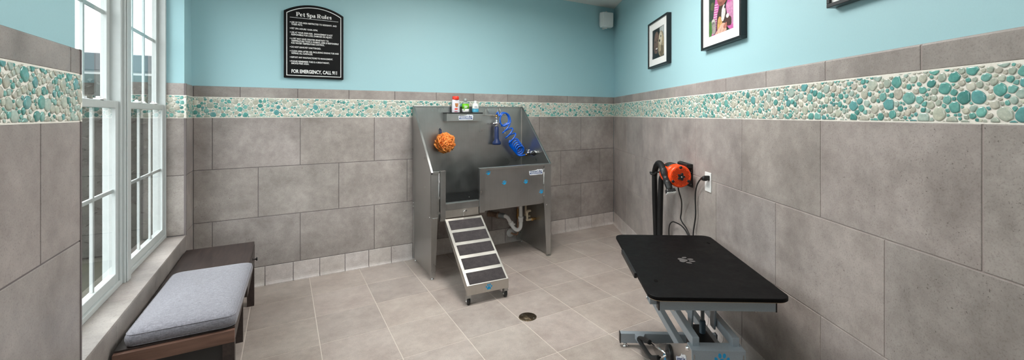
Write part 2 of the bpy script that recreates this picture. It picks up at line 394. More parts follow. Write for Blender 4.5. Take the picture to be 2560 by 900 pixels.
# ------------------------------------------------------------------ pebble mosaic
TEAL = [srgb(94, 164, 156), srgb(106, 174, 166), srgb(84, 152, 146), srgb(116, 180, 170), srgb(100, 164, 164), srgb(128, 184, 176)]
PALE = [srgb(199, 201, 184), srgb(190, 195, 181), srgb(208, 205, 191), srgb(182, 191, 177), srgb(197, 194, 178), srgb(177, 196, 186), srgb(203, 196, 182)]
def pebbles(mb, a, b, z0, z1, F, rs, pal=(TEAL, PALE, .40)):
    rng = random.Random(rs); H = z1 - z0; W = b - a
    pts = []; cell = .05; grid = {}
    def near(x, y):
        i, j = int(x // cell), int(y // cell)
        for di in (-1, 0, 1):
            for dj in (-1, 0, 1):
                for q in grid.get((i + di, j + dj), ()): yield q
    area = W * H
    for r, n in ((.0178, 26), (.0140, 80), (.0108, 300), (.0082, 800), (.0060, 2600), (.0044,3200)):
        for _ in range(int(n * area / .16 * 1.2)):
            x, y = rng.uniform(-.01, W + .01), rng.uniform(-.012, H + .012)
            rr = r * rng.uniform(.88, 1.1)
            if all((q[0] - x) ** 2 + ((q[1] - y) * .86) ** 2 > ((q[2] + rr) * 1.0) ** 2 for q in near(x, y)):
                q = (x, y, rr); pts.append(q); grid.setdefault((int(x // cell), int(y // cell)), []).append(q)
    for (x, y, r) in pts:
        poly = [(-2.3 * r, -2.5 * r), (2.3 * r, -2.5 * r), (2.3 * r, 2.5 * r), (-2.3 * r, 2.5 * r)]
        poly = [(px + x, py + y) for px, py in poly]
        def clip(poly, nx, ny, d):           # keep n.p <= d
            out = []
            for (p, q) in zip(poly, poly[1:] + poly[:1]):
                sp, sq = p[0] * nx + p[1] * ny - d, q[0] * nx + q[1] * ny - d
                if sp <= 0: out.append(p)
                if sp * sq < 0:
                    t = sp / (sp - sq); out.append((p[0] + (q[0] - p[0]) * t, p[1] + (q[1] - p[1]) * t))
            return out
        gap = .00115; ea = rng.uniform(0, PI)
        for k in range(14):
            t = 2 * PI * k / 14; nx, ny = math.cos(t), math.sin(t)
            poly = clip(poly, nx, ny, x * nx + y * ny + r * (1.2 + .12 * math.cos(2 * (t - ea))))
            if len(poly) < 3: break
        for q in near(x, y):
            if q[0] == x and q[1] == y: continue
            dx, dy = q[0] - x, q[1] - y; L = math.hypot(dx, dy)
            if L < 1e-6: continue
            nx, ny = dx / L, dy / L; m = L * r / (r + q[2]) - gap
            poly = clip(poly, nx, ny, x * nx + y * ny + m)
            if len(poly) < 3: break
        if len(poly) < 3: continue
        # round the outline, then cut by the band's own edges
        def chaikin(pl, it):
            for _ in range(it):
                out = []
                for (p, q) in zip(pl, pl[1:] + pl[:1]):
                    out.append((p[0] * .75 + q[0] * .25, p[1] * .75 + q[1] * .25)); out.append((p[0] * .25 + q[0] * .75, p[1] * .25 + q[1] * .75))
                pl = out
            return pl
        poly = chaikin(poly, 2)
        for nx, ny, d in ((1, 0, W - .001), (-1, 0, -.001), (0, 1, H - .0035), (0, -1, -.0035)):
            if len(poly) >= 3: poly = clip(poly, nx, ny, d)
        if len(poly) < 3: continue
        P = [Vector((p[0], p[1])) for p in poly]; Q = []
        for p in P:
            if not Q or (p - Q[-1]).length > .0006: Q.append(p)
        if len(Q) < 4: continue
        cx = sum(p.x for p in Q) / len(Q); cy = sum(p.y for p in Q) / len(Q)
        ar = abs(sum(p.x * q.y - q.x * p.y for p, q in zip(Q, Q[1:] + Q[:1]))) / 2
        if ar < 1.1e-5: continue
        teal, pale, f = pal
        c = rng.choice(teal) if rng.random() < f else rng.choice(pale)
        k = rng.uniform(.9, 1.08); c = (c[0] * k, c[1] * k, c[2] * k)
        h = min(.0026, .16 * math.sqrt(ar))
        L = []
        for s_, hh in ((1, 0), (.97, .42), (.89, .74), (.74, .92), (.5, .99), (.22, 1.0)):
            L.append([(a + cx + (p.x - cx) * s_, -h * hh, z0 + cy + (p.y - cy) * s_) for p in Q])
        mb.loft(L, False, True, True, c, F)

# ------------------------------------------------------------------ room shell
# floor
mb = MB(); z = 0
xj, yj, px, py = .19, 3.650, .3985, .405
xs = [xj + px * k for k in range(-4, 11)]; ys = [yj + py * k for k in range(-14, 2)]
FF = frame((0, 0, 0), (1, 0, 0), (0, 0, -1), (0, 1, 0))       # tile faces up: frame y = down
for xa in xs:
    for ya in ys:
        a0, a1, b0, b1 = max(xa, -.75), min(xa + px, XC + .06), max(ya, -1.55), min(ya + py, YB + .02)
        if a1 > a0 and b1 > b0: tile(mb, a0, a1, b0, b1, FF, g=.003, e=.0012)
fl = mb.build('tile_field', m_floor, None, color=True)
floor = MB().box(-.85, XC + .3, -1.6, YB + .12, -.12, -.0016).build('floor', m_grout_floor)
struct(floor, 'beige square floor tiles with pale grout', 'floor'); fl.parent = floor
# back wall
def wall_tiles(F, a, b, jc, j1, jb, seed, grout, name, parts=('cap', 'mos', 'r1', 'r2', 'r3', 'base')):
    t = MB(); g = MB(); p = MB(); gm = MB(); cp = MB(); bs = MB()
    if 'cap' in parts: row(cp, a, b, jc, .4015, *ROWS['cap'], F, top=.007)
    for nme, off in (('r1', 0), ('r2', .5), ('r3', 0)):
        if nme in parts: row(t, a, b, j1 + off * .599, .599, *ROWS[nme], F)
    lo = ROWS['r3'][0] if 'r3' in parts else ROWS['r1'][0]
    g.box(a, b, .0022, .0118, lo - .15, ROWS['mos'][0] - .001, F=F); g.box(a, b, .0022, .0118, ROWS['mos'][1] + .001, ROWS['cap'][1] - .004, F=F)
    gm.box(a, b, .0008, .0118, ROWS['mos'][0] - .002, ROWS['mos'][1] + .002, F=F)
    if seed is not None: pebbles(p, a, b, *ROWS['mos'], F, seed)
    return t, g, p, gm, cp
def hang(parent, parts, grout):
    t, g, p, gm, cp = parts
    t.build('tile_field', m_tile, parent, color=True); g.build('grout', grout, parent)
    if p.v: p.build('pebble_mosaic', m_pebble, parent, color=True)
    gm.build('mosaic_grout', m_grout_white, parent); cp.build('cap_tile', m_tile, parent, color=True)
wb = MB().box(-.767, XC + .25, YB + .012, YB + .14, -.1, ZC + .1).build('wall_back', m_paint)
struct(wb, 'blue painted back wall with grey tile wainscot and pebble band', 'wall')
hang(wb, wall_tiles(FB, XL, XC, .1021, .1211, .0691, 3, m_grout_dark, 'back'), m_grout_dark)
mb = MB(); base_row(mb, XL, XC, .0691, .2007, FB); bb = mb.build('baseboard_back', m_base, color=True); struct(bb, 'pale square tile baseboard along the back wall', 'baseboard')
# right wall
wr = MB(FR).box(-.12, 6.4, .012, .14, -.1, ZC + .1).build('wall_right', m_paint)
struct(wr, 'blue painted right wall with grey tile wainscot and pebble band', 'wall')
hang(wr, wall_tiles(FR, 0, 6.3, 3.6494, 3.0241, 2.8187, 11, m_grout_lit, 'right'), m_grout_lit)
mb = MB(); base_row(mb, 0, 6.3, 2.8187, .2007, FR); br = mb.build('baseboard_right', m_base, color=True); struct(br, 'pale square tile baseboard along the right wall', 'baseboard')
# left (window) wall with its opening
W0, W1, WZ0, WZ1 = 2.013, 3.792, .545, 2.39          # tiled opening
mb = MB()
mb.box(-.767, XL - .012, -1.6, W0 - .012, -.1, ZC + .1).box(-.767, XL - .012, W1 + .012, YB + .02, -.1, ZC + .1)
mb.box(-.767, XL - .012, W0 - .012, W1 + .012, -.1, WZ0 - .02).box(-.767, XL - .012, W0 - .012, W1 + .012, WZ1, ZC + .1)
wl = mb.build('wall_left', m_paint); struct(wl, 'blue window wall with grey tile wainscot and pebble band', 'wall')
t = MB(); g = MB(); p = MB(); gm = MB(); cp = MB()
def add_parts(F, a, b, jc, j1, seed, low=True):
    A = wall_tiles(F, a, b, jc, j1, 0, seed, None, '', ('cap', 'mos', 'r1', 'r2', 'r3') if low else ('cap', 'mos', 'r1', 'r2', 'r3'))
    for dst, src in zip((t, g, p, gm, cp), A):
        o = len(dst.v); dst.v += src.v; dst.f += [[i + o for i in f] for f in src.f]; dst.c += src.c; dst.s += src.s
add_parts(FL, -1.4, W0 + .002, 1.93, 1.7355, 21)
add_parts(FL, W1 - .002, YB, 4.0, 4.3, 22)
# below the sill, between the two
row(t, W0, W1, 2.365, .607, .1558, .5425, FL); g.box(W0, W1, .0022, .0118, 0, .54, F=FL)
hang(wl, (t, g, p, gm, cp), m_grout_dark)
mb = MB(); base_row(mb, -1.4, YB, .2, .2007, FL); bl = mb.build('baseboard_left', m_base, color=True); struct(bl, 'pale square tile baseboard along the window wall', 'baseboard')
# tiled reveals of the window opening
def reveal(F, a, b, seed, name, label):
    A = wall_tiles(F, a, b, a - .2, a - .2, 0, seed, None, '', ('cap', 'mos', 'r1', 'r2'))
    rt, rg, rp, rgm, rcp = A
    tt = MB(); row(tt, a, b, a - .2, .599, .5475, .9710, F); row(tt, a, b, a - .2, .599, *ROWS['r1'], F)
    gg = MB(); gg.box(a, b, .0022, .0118, .545, ROWS['mos'][0], F=F); gg.box(a, b, .0022, .0118, ROWS['mos'][1], ROWS['cap'][1] - .004, F=F)
    o = tt.build(name, m_tile, None, color=True); struct(o, label, 'trim')
    gg.build('grout', m_grout_dark, o); rp.build('pebble_mosaic', m_pebble, o, color=True); rgm.build('mosaic_grout', m_grout_white, o); rcp.build('cap_tile', m_tile, o, color=True)
reveal(frame((XL, W1, 0), (1, 0, 0), (0, 1, 0)), -.11, .002, 31, 'trim_1', 'tiled far side of the window recess')
reveal(frame((XL, W0, 0), (-1, 0, 0), (0, -1, 0)), -.002, .11, 32, 'trim_2', 'tiled near side of the window recess')
mb = MB(); FS = frame((0, 0, WZ0), (0, 1, 0), (0, 0, -1), (1, 0, 0))
for a, b in ((W0, 2.62), (2.62, 3.23), (3.23, W1)): tile(mb, a - .001, b + .001, -.72, XL, FS, d=.024, g=.0012, e=.002)
sl = mb.build('trim_3', m_tile, color=True); struct(sl, 'grey tiled window sill', 'window sill')
# ceiling and rear wall
cl = MB().box(-1, XC + .3, -1.7, YB + .15, ZC, ZC + .1).build('ceiling', m_ceiling); struct(cl, 'plain white ceiling', 'ceiling')
rw = MB().box(-.9, 1.1, -1.52, -1.4, -.1, ZC + .1).build('wall_rear', m_paint); struct(rw, 'plain blue wall behind the camera', 'wall')

# ------------------------------------------------------------------ windows
def win_unit(name, y0, y1, label):
    fr_ = MB()
    xi, xo = -.700, -.768
    def ring(m, ya, yb, za, zb, w, xa, xb, wb=None, wt=None):
        wb = wb or w; wt = wt or w
        m.box(xa, xb, ya, ya + w, za, zb); m.box(xa, xb, yb - w, yb, za, zb)
        m.box(xa, xb, ya + w, yb - w, za, za + wb); m.box(xa, xb, ya + w, yb - w, zb - wt, zb)
    ring(fr_, y0, y1, WZ0, WZ1, .026, xo, xi)
    f = fr_.build(name, m_vinyl, None, bev=.003); struct(f, label, 'window')
    zr = 1.448
    # lower sash (inside), upper sash (outside)
    lo = MB(); ring(lo, y0 + .026, y1 - .026, WZ0 + .026, zr + .02, .036, -.738, -.709, wb=.045, wt=.036)
    ls = lo.build('lower_sash', m_vinyl, f, bev=.003)
    up = MB(); ring(up, y0 + .026, y1 - .026, zr - .012, WZ1 - .026, .036, -.766, -.741, wb=.034)
    us = up.build('upper_sash', m_vinyl, f, bev=.003)
    def grid(par, ya, yb, za, zb, xm, nm):
        m = MB(); w = .009
        for k in (1, 2):
            yy = ya + (yb - ya) * k / 3; m.box(xm - .006, xm + .006, yy - w, yy + w, za, zb)
        zz = (za + zb) / 2; m.box(xm - .0055, xm + .0055, ya, yb, zz - w, zz + w)
        m.build('muntin_grid', m_vinyl, par, bev=.002)
    ya, yb = y0 + .062, y1 - .062
    grid(ls, ya, yb, WZ0 + .071, zr - .016, -.725, 'l'); grid(us, ya, yb, zr + .022, WZ1 - .062, -.756, 'u')
    for par, xm, za, zb in ((ls, -.716, WZ0 + .068, zr - .012), (us, -.748, zr + .018, WZ1 - .058)):
        q = MB().box(xm - .002, xm + .002, ya - .004, yb + .004, za, zb).build('window_pane', m_glass, par)
    for k in (.3, .72):
        yy = y0 + (y1 - y0) * k
        MB().box(-.735, -.700, yy - .022, yy + .022, zr + .02, zr + .027).box(-.73, -.716, yy - .008, yy + .014, zr + .027, zr + .036).build('sash_lock', m_white, ls, bev=.003)
win_unit('window_1', W0 + .002, 2.872, 'nearer white double hung window with grid panes')
win_unit('window_2', 2.956, W1 - .002, 'farther white double hung window with grid panes')
ml = MB().box(-.768, -.690, 2.872, 2.956, WZ0, WZ1).box(-.690, -.684, 2.886, 2.942, WZ0, WZ1).build('trim_4', m_vinyl, bev=.004); struct(ml, 'white mullion post between the two windows', 'trim')

# ------------------------------------------------------------------ outside the windows
gd = MB().box(-40, -.9, -20, 60, -.3, -.1).build('lawn', m_lawn); struct(gd, 'green lawn outside the window', 'lawn')
pt = MB().box(-2.6, -1.75, -10, 5.3, -.1, -.085).build('footpath', m_concrete); struct(pt, 'concrete path outside the window', 'path')
ob = thing('building', 'low white building with a dark slate fascia across the lawn', 'building', (-6, 16, -.1))
MB().box(-16, 1.5, 15.2, 22, -.1, 2.52).build('wall', m_siding, ob)
MB().box(-16.4, 1.9, 14.8, 22.4, 2.52, 2.98).build('fascia', m_fascia, ob, bev=.03)
mb = MB()
for k in range(4):
    xx = -14 + k * 3.6; mb = MB().box(xx, xx + 1.6, 15.12, 15.22, .7, 2.1); mb.build('shutter_window', m_fascia, ob)
hb = thing('building', 'tall white sided building standing far behind the low one', 'building', (-12, 34, -.1))
MB().box(-34, 2, 34, 44, -.1, 9).build('wall', m_siding, hb); MB().box(-34.4, 2.4, 33.6, 44.4, 9, 9.5).build('roof', m_fascia, hb)
def hedge(x0, x1, y0, y1, h, n, label):
    r = thing('hedge', label, 'hedge', ((x0 + x1) / 2, (y0 + y1) / 2, -.1))
    m = MB(); tw = MB(); rng = random.Random(int(y0 * 10))
    nx = 7; 
    for i in range(n):
        x, y = rng.uniform(x0, x1), rng.uniform(y0, y1)
        top = h * (.82 + .18 * math.sin(x * 3.1) * math.cos(y * 2.3)) + rng.gauss(0, .05)
        zz = -.05 + top * rng.random() ** .6
        s_ = rng.uniform(.025, .05); a = rng.uniform(0, 2 * PI); t_ = rng.uniform(-1, 1)
        u = Vector((math.cos(a), math.sin(a), t_)).normalized() * s_; w = Vector((-math.sin(a), math.cos(a), rng.uniform(-.6, .6))).normalized() * s_ * .45
        c_ = Vector((x, y, zz)); k = rng.uniform(.6, 1.3)
        m.add([c_ - u, c_ + w, c_ + u, c_ - w, c_ + Vector((0, 0, .004))], [(0, 1, 4), (1, 2, 4), (2, 3, 4), (3, 0, 4)], False, (k, k, k))
    for i in range(24):
        x, y = rng.uniform(x0, x1), rng.uniform(y0, y1); tw.tube([(x, y, -.1), (x + rng.uniform(-.1, .1), y, h * .8)], [.015, .005], 6)
    m.box(x0 + .06, x1 - .06, y0 + .06, y1 - .06, -.08, h * .86)
    m.build('foliage', m_leaf, r, color=True); tw.build('stem', m_twig, r)
hedge(-4.9, -1.15, 6.0, 6.8, 2.12, 22000, 'dark leafy hedge outside between the lawn and the low building')

# ------------------------------------------------------------------ dog washing tub
x0, x1, yf, yb = 1.065, 2.272, 3.447, 4.036
tub = thing('dog_wash_tub', 'stainless steel walk-in dog washing tub against the tiled back wall', 'dog wash tub', (1.67, 3.75, 0))
MB().box(x0 + .004, x1 - .004, yb - .02, yb, .5, 1.480).box(x0 + .004, x1 - .004, yb - .03, yb + .002, 1.474, 1.486).build('back_panel', m_steel, tub, bev=.002)
for sx in (0, 1):
    xa = x0 if sx == 0 else x1 - .014
    sp = MB().extr([(xa, y, z) for y, z in ((yb, .50), (yb, 1.486), (yb - .018, 1.486), (yf, .916), (yf, .515), (yf + .02, .50))], (.014, 0, 0)).build('side_panel', m_steel, tub, bev=.0015)
    e = MB().extr([(xa - .003, yb - .012, 1.488), (xa + .017, yb - .012, 1.488), (xa + .017, yb - .030, 1.479), (xa - .003, yb - .030, 1.479)], (0, yf - yb + .018, .912 - 1.481)).build('edge_trim', m_steel, sp, bev=.002)
    for yy, zz in ((yf + .03, .527), (yb - .05, .527), (yb - .05, .56)):
        MB().cyl((xa - .002 if sx == 0 else xa + .012, yy, zz), (xa - .005 if sx == 0 else xa + .019, yy, zz), .006, 10).build('bolt', m_chrome, sp)
    # leg below
    xa2 = x0 + .012 if sx == 0 else x1 - .024
    lg = MB().box(xa2, xa2 + .012, yf + .004, yb, .02, .515)
    if sx == 0:
        lg.extr([(x0, yf, .522), (x0, yf, .02), (x0 + .030, yf, .02), (x0 + .038, yf, .030), (x0 + .060, yf, .522)], (0, .012, 0))
        lg.box(x0 + .004, x0 + .05, yb - .012, yb, .02, .5)
    else:
        lg.extr([(x1, yf, .522), (x1 - .077, yf, .522), (x1 - .050, yf, .030), (x1 - .046, yf, .02), (x1, yf, .02)], (0, .012, 0))
        lg.box(x1 - .06, x1 - .012, yb - .014, yb, .02, .5)
    L = lg.build('leg', m_steel, tub, bev=.0015)
    for yy in (yf + .03, yb - .04):
        xc = x0 + .022 if sx == 0 else x1 - .022
        MB().lathe((xc, yy, 0), (0, 0, 1), [(0, .013), (.004, .013), (.006, .006), (.024, .006)], 14).build('leveling_foot', m_chrome, L)
    MB().cyl((x0 + .028 if sx == 0 else x1 - .05, yf, .515), (x0 + .028 if sx == 0 else x1 - .05, yf - .004, .515), .006, 10).build('bolt', m_chrome, L)
# tank and grate
MB().box(x0 + .014, x1 - .014, yf + .03, yb - .02, .522, .560).build('tub_floor', m_steel, tub)
mb = MB()
for k in range(20): mb.box(1.10, 2.22, yf + .055 + k * .0245, yf + .073 + k * .0245, .600, .612)
for xx in (1.12, 1.33, 1.50, 1.72, 1.95, 2.18): mb.box(xx, xx + .02, yf + .05, yf + .55, .56, .604)
gr = mb.build('floor_grate', m_signblack, tub); lab(gr, 'black slatted floor grate')
for xx, yy in ((1.30, 3.56), (1.52, 3.72)): MB().cyl((xx, yy, .612), (xx, yy, .616), .006, 10).build('bolt', m_chrome, gr)
# front, left of the doorway
fl_ = MB().box(x0 + .002, 1.140, yf + .006, yf + .018, .515, .905).box(x0 + .001, 1.140, yf - .002, yf + .012, .893, .916).box(x0, x0 + .014, yf - .002, yf + .012, .515, .916).build('front_post', m_steel, tub, bev=.0015)
MB().box(1.144, 1.192, yf - .006, yf + .024, .488, .918).build('door_stile', m_steel, tub, bev=.002)
h = MB().cyl((1.134, yf, .50), (1.134, yf, .90), .003, 10)
for zz in (.55, .68, .82): h.box(1.120, 1.142, yf - .002, yf + .004, zz, zz + .02)
h.build('hinge', m_steel, tub)
# doorway threshold
MB().box(1.192, 1.504, yf - .004, yf + .05, .576, .634).build('threshold', m_steel, tub, bev=.002)
ap = MB().box(1.190, 1.500, yf + .002, yf + .016, .508, .576).build('lower_apron', m_steel_bright, tub, bev=.0015)
MB().tube(spline([(1.372, yf, .556), (1.372, yf - .012, .558), (1.355, yf - .016, .556), (1.350, yf - .016, .545), (1.350, yf - .016, .515)], 5), .004, 8).cyl((1.376, yf + .002, .556), (1.376, yf - .01, .556), .008, 12).build('latch', m_chrome, ap)
# front panel, right of the doorway
fp = MB().box(1.548, 2.196, yf + .006, yf + .018, .534, .905).build('front_panel', m_steel, tub, bev=.0015)
MB().box(1.504, 1.553, yf - .012, yf + .022, .520, .918).build('door_stile', m_steel, tub, bev=.003)
MB().box(2.252, 2.260, 4.008, 4.018, .56, 1.474).build('corner_seam', m_steel_bright, tub, bev=.002)
MB().box(2.196, x1, yf - .002, yf + .012, .515, .905).build('front_post', m_steel, tub, bev=.0015)
MB().box(1.502, x1 + .003, yf - .014, yf + .030, .899, .920).build('top_rail', m_steel, tub, bev=.003)
h = MB().cyl((2.194, yf + .004, .52), (2.194, yf + .004, .895), .003, 10)
for zz in (.58, .70, .84): h.box(2.182, 2.206, yf - .001, yf + .005, zz, zz + .02)
h.build('hinge', m_steel, tub)
for xx, zz in ((1.597, .869), (1.760, .766), (1.991, .757), (2.166, .645)):
    mb = MB(); put_paw(mb, (xx, yf + .0062, zz), (.94, 0, .34), (-.34, 0, .94), .046, (0, -1, 0)); lab(mb.build('paw_sticker', m_paw, fp), 'blue paw print sticker')
def decal(parent, o, X, Z, N, w, sub=True):
    # small white wavy-edged maker's sticker with navy lettering; o = centre, X along, Z up, N out
    F = frame(o, X, -Vector(N), Z); h = w * .36
    m = MB(F); pts = []
    up_ = [(-.50, .14), (-.44, .25), (-.2, .22), (.02, .30), (.12, .44), (.2, .36), (.34, .40), (.46, .36), (.5, .22)]
    dn = [(.48, -.12), (.46, -.42), (.2, -.40), (0, -.44), (-.3, -.44), (-.46, -.42), (-.48, -.12)]
    m.extr([(a * w, 0, b * h * 1.1) for a, b in up_ + dn], (0, -.0006, 0))
    d = m.build('maker_decal', m_decal, parent); lab(d, 'white maker sticker with navy lettering')
    t_ = MB(F); put_text(t_, "Groomer's Best", 0, -.02 * h, h * .30, w * .86, -.0006, .03, .25, 'C', .0004)
    t_.box(-.44 * w, .44 * w, -.001, -.0006, -.33 * h, -.10 * h)
    t_.build('lettering', m_decalink, d)
    t2 = MB(F); put_text(t2, 'PROFESSIONAL PET PRODUCTS', 0, -.27 * h, h * .12, w * .72, -.001, .02, 0, 'C', .0003); t2.build('small_lettering', m_decal, d)
decal(fp, (2.105, yf + .0058, .843), (1, 0, 0), (0, 0, 1), (0, -1, 0), .158)
# shelf on the back panel
sh = MB().box(1.368, 1.746, 3.92, 4.018, 1.335, 1.411).build('shelf', m_steel, tub, bev=.0015)
lab(MB().box(1.362, 1.750, 3.914, 4.018, 1.411, 1.421).build('shelf_mat', m_black, sh, bev=.002), 'black shelf liner')
decal(sh, (1.566, 3.9198, 1.373), (1, 0, 0), (0, 0, 1), (0, -1, 0), .158)
# wire hanger for the sprayer
mb = MB()
for a, b in (((1.835, 1.484), (1.87, 1.394)), ((1.835, 1.484), (1.80, 1.394)), ((1.975, 1.484), (2.01, 1.394)), ((1.975, 1.484), (1.94, 1.394))):
    mb.tube([(a[0], 4.012, a[1]), (b[0], 3.995, b[1])], .0022, 8)
mb.tube([(1.79, 3.992, 1.394), (2.06, 3.992, 1.394)], .0026, 8)
mb.tube(spline([(1.905, 3.992, 1.394), (1.905, 3.95, 1.392), (1.905, 3.94, 1.41)], 5), .003, 8)
mb.build('wire_hanger', m_steel_bright, tub)

# drain trap and supply pipes below the tub
dt = thing('drain_trap', 'white plastic drain trap pipe under the tub', 'drain pipe', (2.12, 3.80, .522))
MB().cyl((2.129, 3.80, .522), (2.129, 3.80, .30), .020, 18).build('tailpiece', m_pvc, dt)
u = spline([(2.129, 3.80, .31), (2.129, 3.80, .25), (2.122, 3.805, .212), (2.10, 3.82, .193), (2.075, 3.835, .205), (2.055, 3.85, .235), (2.03, 3.86, .285), (2.01, 3.875, .325), (1.985, 3.90, .338)], 6)
MB().tube(u, .0195, 18).build('trap_bend', m_pvc, dt)
mb = MB().lathe((2.129, 3.80, .335), (0, 0, -1), [(0, .021), (.002, .028), (.02, .028), (.03, .024), (.055, .024), (.057, .021)], 18)
mb.lathe((2.043, 3.855, .262), Vector((2.06, 3.846, .226)) - Vector((2.035, 3.858, .278)), [(-.016, .021), (-.014, .028), (.014, .028), (.016, .021)], 18)
mb.box(2.03, 2.08, 3.83, 3.838, .245, .26).build('slip_nut', m_pvc, dt, bev=.001)
lab(MB().lathe((1.99, 3.895, .337), (-.5, .75, .02), [(0, .024), (.01, .027), (.06, .027), (.065, .03), (.075, .03)], 18).build('connector', m_galv, dt), 'grey ribbed connector')
lab(MB().lathe((1.955, 3.95, .338), (-.5, .75, .02), [(0, .034), (.02, .036), (.025, .028), (.12, .028), (.125, .034), (.13, .034)], 18).build('wall_fitting', m_rust, dt), 'rusty brown wall fitting')
sp_ = thing('supply_pipe', 'copper supply pipe rising from a white wall flange under the tub', 'water pipe', (2.13, 4.0, .10))
MB().lathe((2.135, 4.044, .105), (0, -1, 0), [(0, .048), (.006, .047), (.016, .03), (.02, .012)], 22).build('flange', m_white, sp_)
MB().tube(spline([(2.135, 4.04, .105), (2.15, 3.985, .100), (2.175, 3.965, .100), (2.182, 3.96, .12)], 4), .010, 12).tube([(2.182, 3.96, .11), (2.182, 3.96, .30)], .009, 12).tube([(2.182, 3.96, .36), (2.182, 3.96, .52)], .009, 12).build('riser', m_copper, sp_)
MB().lathe((2.182, 3.96, .27), (0, 0, 1), [(0, .013), (.02, .017), (.04, .017), (.06, .013), (.10, .015), (.11, .011)], 14).build('shutoff_valve', m_brass, sp_)
lab(MB().box(2.195, 2.225, 3.95, 3.965, .385, .398).build('valve_handle', plain_noise('red_handle', srgb(170, 40, 34), .4, 30, .05, 0), sp_, bev=.003), 'red valve handle')
vp = thing('supply_pipe', 'cream elbow pipes with brass fitting beside the right tub leg', 'water pipe', (2.20, 3.80, .4))
mb = MB()
mb.tube(spline([(2.205, 3.83, .52), (2.205, 3.83, .36), (2.208, 3.83, .335), (2.225, 3.82, .325), (2.245, 3.80, .322)], 5), .011, 12)
mb.tube([(2.185, 3.70, .408), (2.155, 3.72, .408)], .011, 12).tube(spline([(2.19, 3.70, .408), (2.155, 3.70, .406), (2.148, 3.70, .395), (2.148, 3.70, .33), (2.152, 3.70, .318), (2.17, 3.70, .316), (2.20, 3.70, .318)], 5), .011, 12)
for p_ in ((2.148, 3.70, .397), (2.148, 3.70, .322), (2.205, 3.83, .34)): mb.ball(p_, .0155, 12, 8)
mb.build('elbow_run', m_cpvc, vp)
MB().lathe((2.195, 3.70, .318), (1, 0, 0), [(0, .016), (.012, .018), (.02, .018), (.03, .013), (.062, .013)], 14).build('brass_fitting', m_brass, vp)

# ------------------------------------------------------------------ ramp
ang = math.atan2(.037, .59)
FRp = frame((1.312, 2.838, 0), (math.cos(ang), -math.sin(ang), 0), (math.sin(ang), math.cos(ang), 0))
rp = thing('dog_ramp', 'steel dog ramp with black grip strips leading up to the tub', 'ramp', (1.312, 2.838, 0))
rw_, L_, zb, zt = .1655, .592, .147, .503
mb = MB(FRp)
mb.extr([(-rw_, 0, zb), (-rw_, L_, zt), (-rw_, L_, zt - .012), (-rw_, 0, zb - .012)], (2 * rw_, 0, 0))
for sx in (-1, 1):
    xa = sx * rw_ - (.010 if sx > 0 else 0)
    mb.extr([(xa, 0, zb + .001), (xa, L_, zt + .001), (xa, L_, zt - .05), (xa, .03, zb - .042), (xa, 0, zb - .068)], (.010, 0, 0))
mb.box(-rw_, rw_, -.002, .010, zb - .070, zb + .001)
mb.build('deck', m_steel_bright, rp, bev=.0015)
sv = Vector((0, L_, zt - zb)); nv = Vector((0, -(zt - zb), L_)).normalized()
for k in range(5):
    a, b = .012 + k * .1995, .012 + k * .1995 + .152
    p0 = Vector((0, 0, zb)) + nv * .0006
    q = [p0 + sv * a + Vector((-rw_ + .022, 0, 0)), p0 + sv * a + Vector((rw_ - .016, 0, 0)), p0 + sv * b + Vector((rw_ - .016, 0, 0)), p0 + sv * b + Vector((-rw_ + .022, 0, 0))]
    lab(MB(FRp).extr(q, nv * .0015).build('grip_strip', m_grip, rp), 'black grip strip')
mb = MB(FRp); put_paw(mb, (.005, -.0021, zb - .034), (1, 0, 0), (0, 0, 1), .052, (0, -1, 0)); lab(mb.build('paw_sticker', m_paw, rp), 'blue paw print sticker')
for sx in (-1, 1):
    xc = sx * (rw_ - .018)
    cs = MB(FRp).box(xc - .016, xc + .016, .004, .034, .060, zb - .05).box(xc - .018, xc + .018, .002, .040, .054, .060).box(xc - .015, xc - .0125, .012, .044, .016, .056).box(xc + .0125, xc + .015, .012, .044, .016, .056).build('caster', m_steel, rp, bev=.001)
    MB(FRp).lathe((xc - .011, .028, .0255), (1, 0, 0), [(0, .012), (.001, .022), (.004, .0255), (.018, .0255), (.021, .022), (.022, .012)], 22).build('wheel', m_rubber, cs)
    MB(FRp).cyl((xc - .018, .028, .0255), (xc + .018, .028, .0255), .006, 10).build('axle', m_chrome, cs)

# ------------------------------------------------------------------ bottles on the shelf
def bottle(loc, label, prof, w, d, mat, extra):
    b = thing('shampoo_bottle', label, 'bottle', loc, 'shampoo bottles on the tub shelf')
    x, y, z = loc; n = 28; loops = []
    for h, s_ in prof:
        loops.append([(x + w * s_ * math.copysign(abs(math.cos(t)) ** .75, math.cos(t)), y + d * s_ * math.copysign(abs(math.sin(t)) ** .75, math.sin(t)), z + h) for t in [2 * PI * k / n for k in range(n)]])
    MB().loft(loops).build('body', mat, b)
    def band(h0, h1, m_, nm, k=1.012, lb=None):
        ps = [h for h in [h0] + [q[0] for q in prof if h0 < q[0] < h1] + [h1]]
        L = []
        for h in ps:
            s_ = next((p0[1] + (p1[1] - p0[1]) * (h - p0[0]) / (p1[0] - p0[0]) for p0, p1 in zip(prof, prof[1:]) if p0[0] <= h <= p1[0] and p1[0] > p0[0]), 1)
            L.append([(x + w * s_ * k * math.copysign(abs(math.cos(t)) ** .75, math.cos(t)), y + d * s_ * k * math.copysign(abs(math.sin(t)) ** .75, math.sin(t)), z + h) for t in [2 * PI * i / n for i in range(n)]])
        o = MB().loft(L).build(nm, m_, b)
        if lb: lab(o, lb)
        return o
    extra(b, band, x, y, z)
    return b
m_red = plain_noise('red_cap', srgb(240, 62, 40), .35, 40, .03, 0); m_green = plain_noise('green_label', srgb(112, 200, 30), .4, 40, .05, 0)
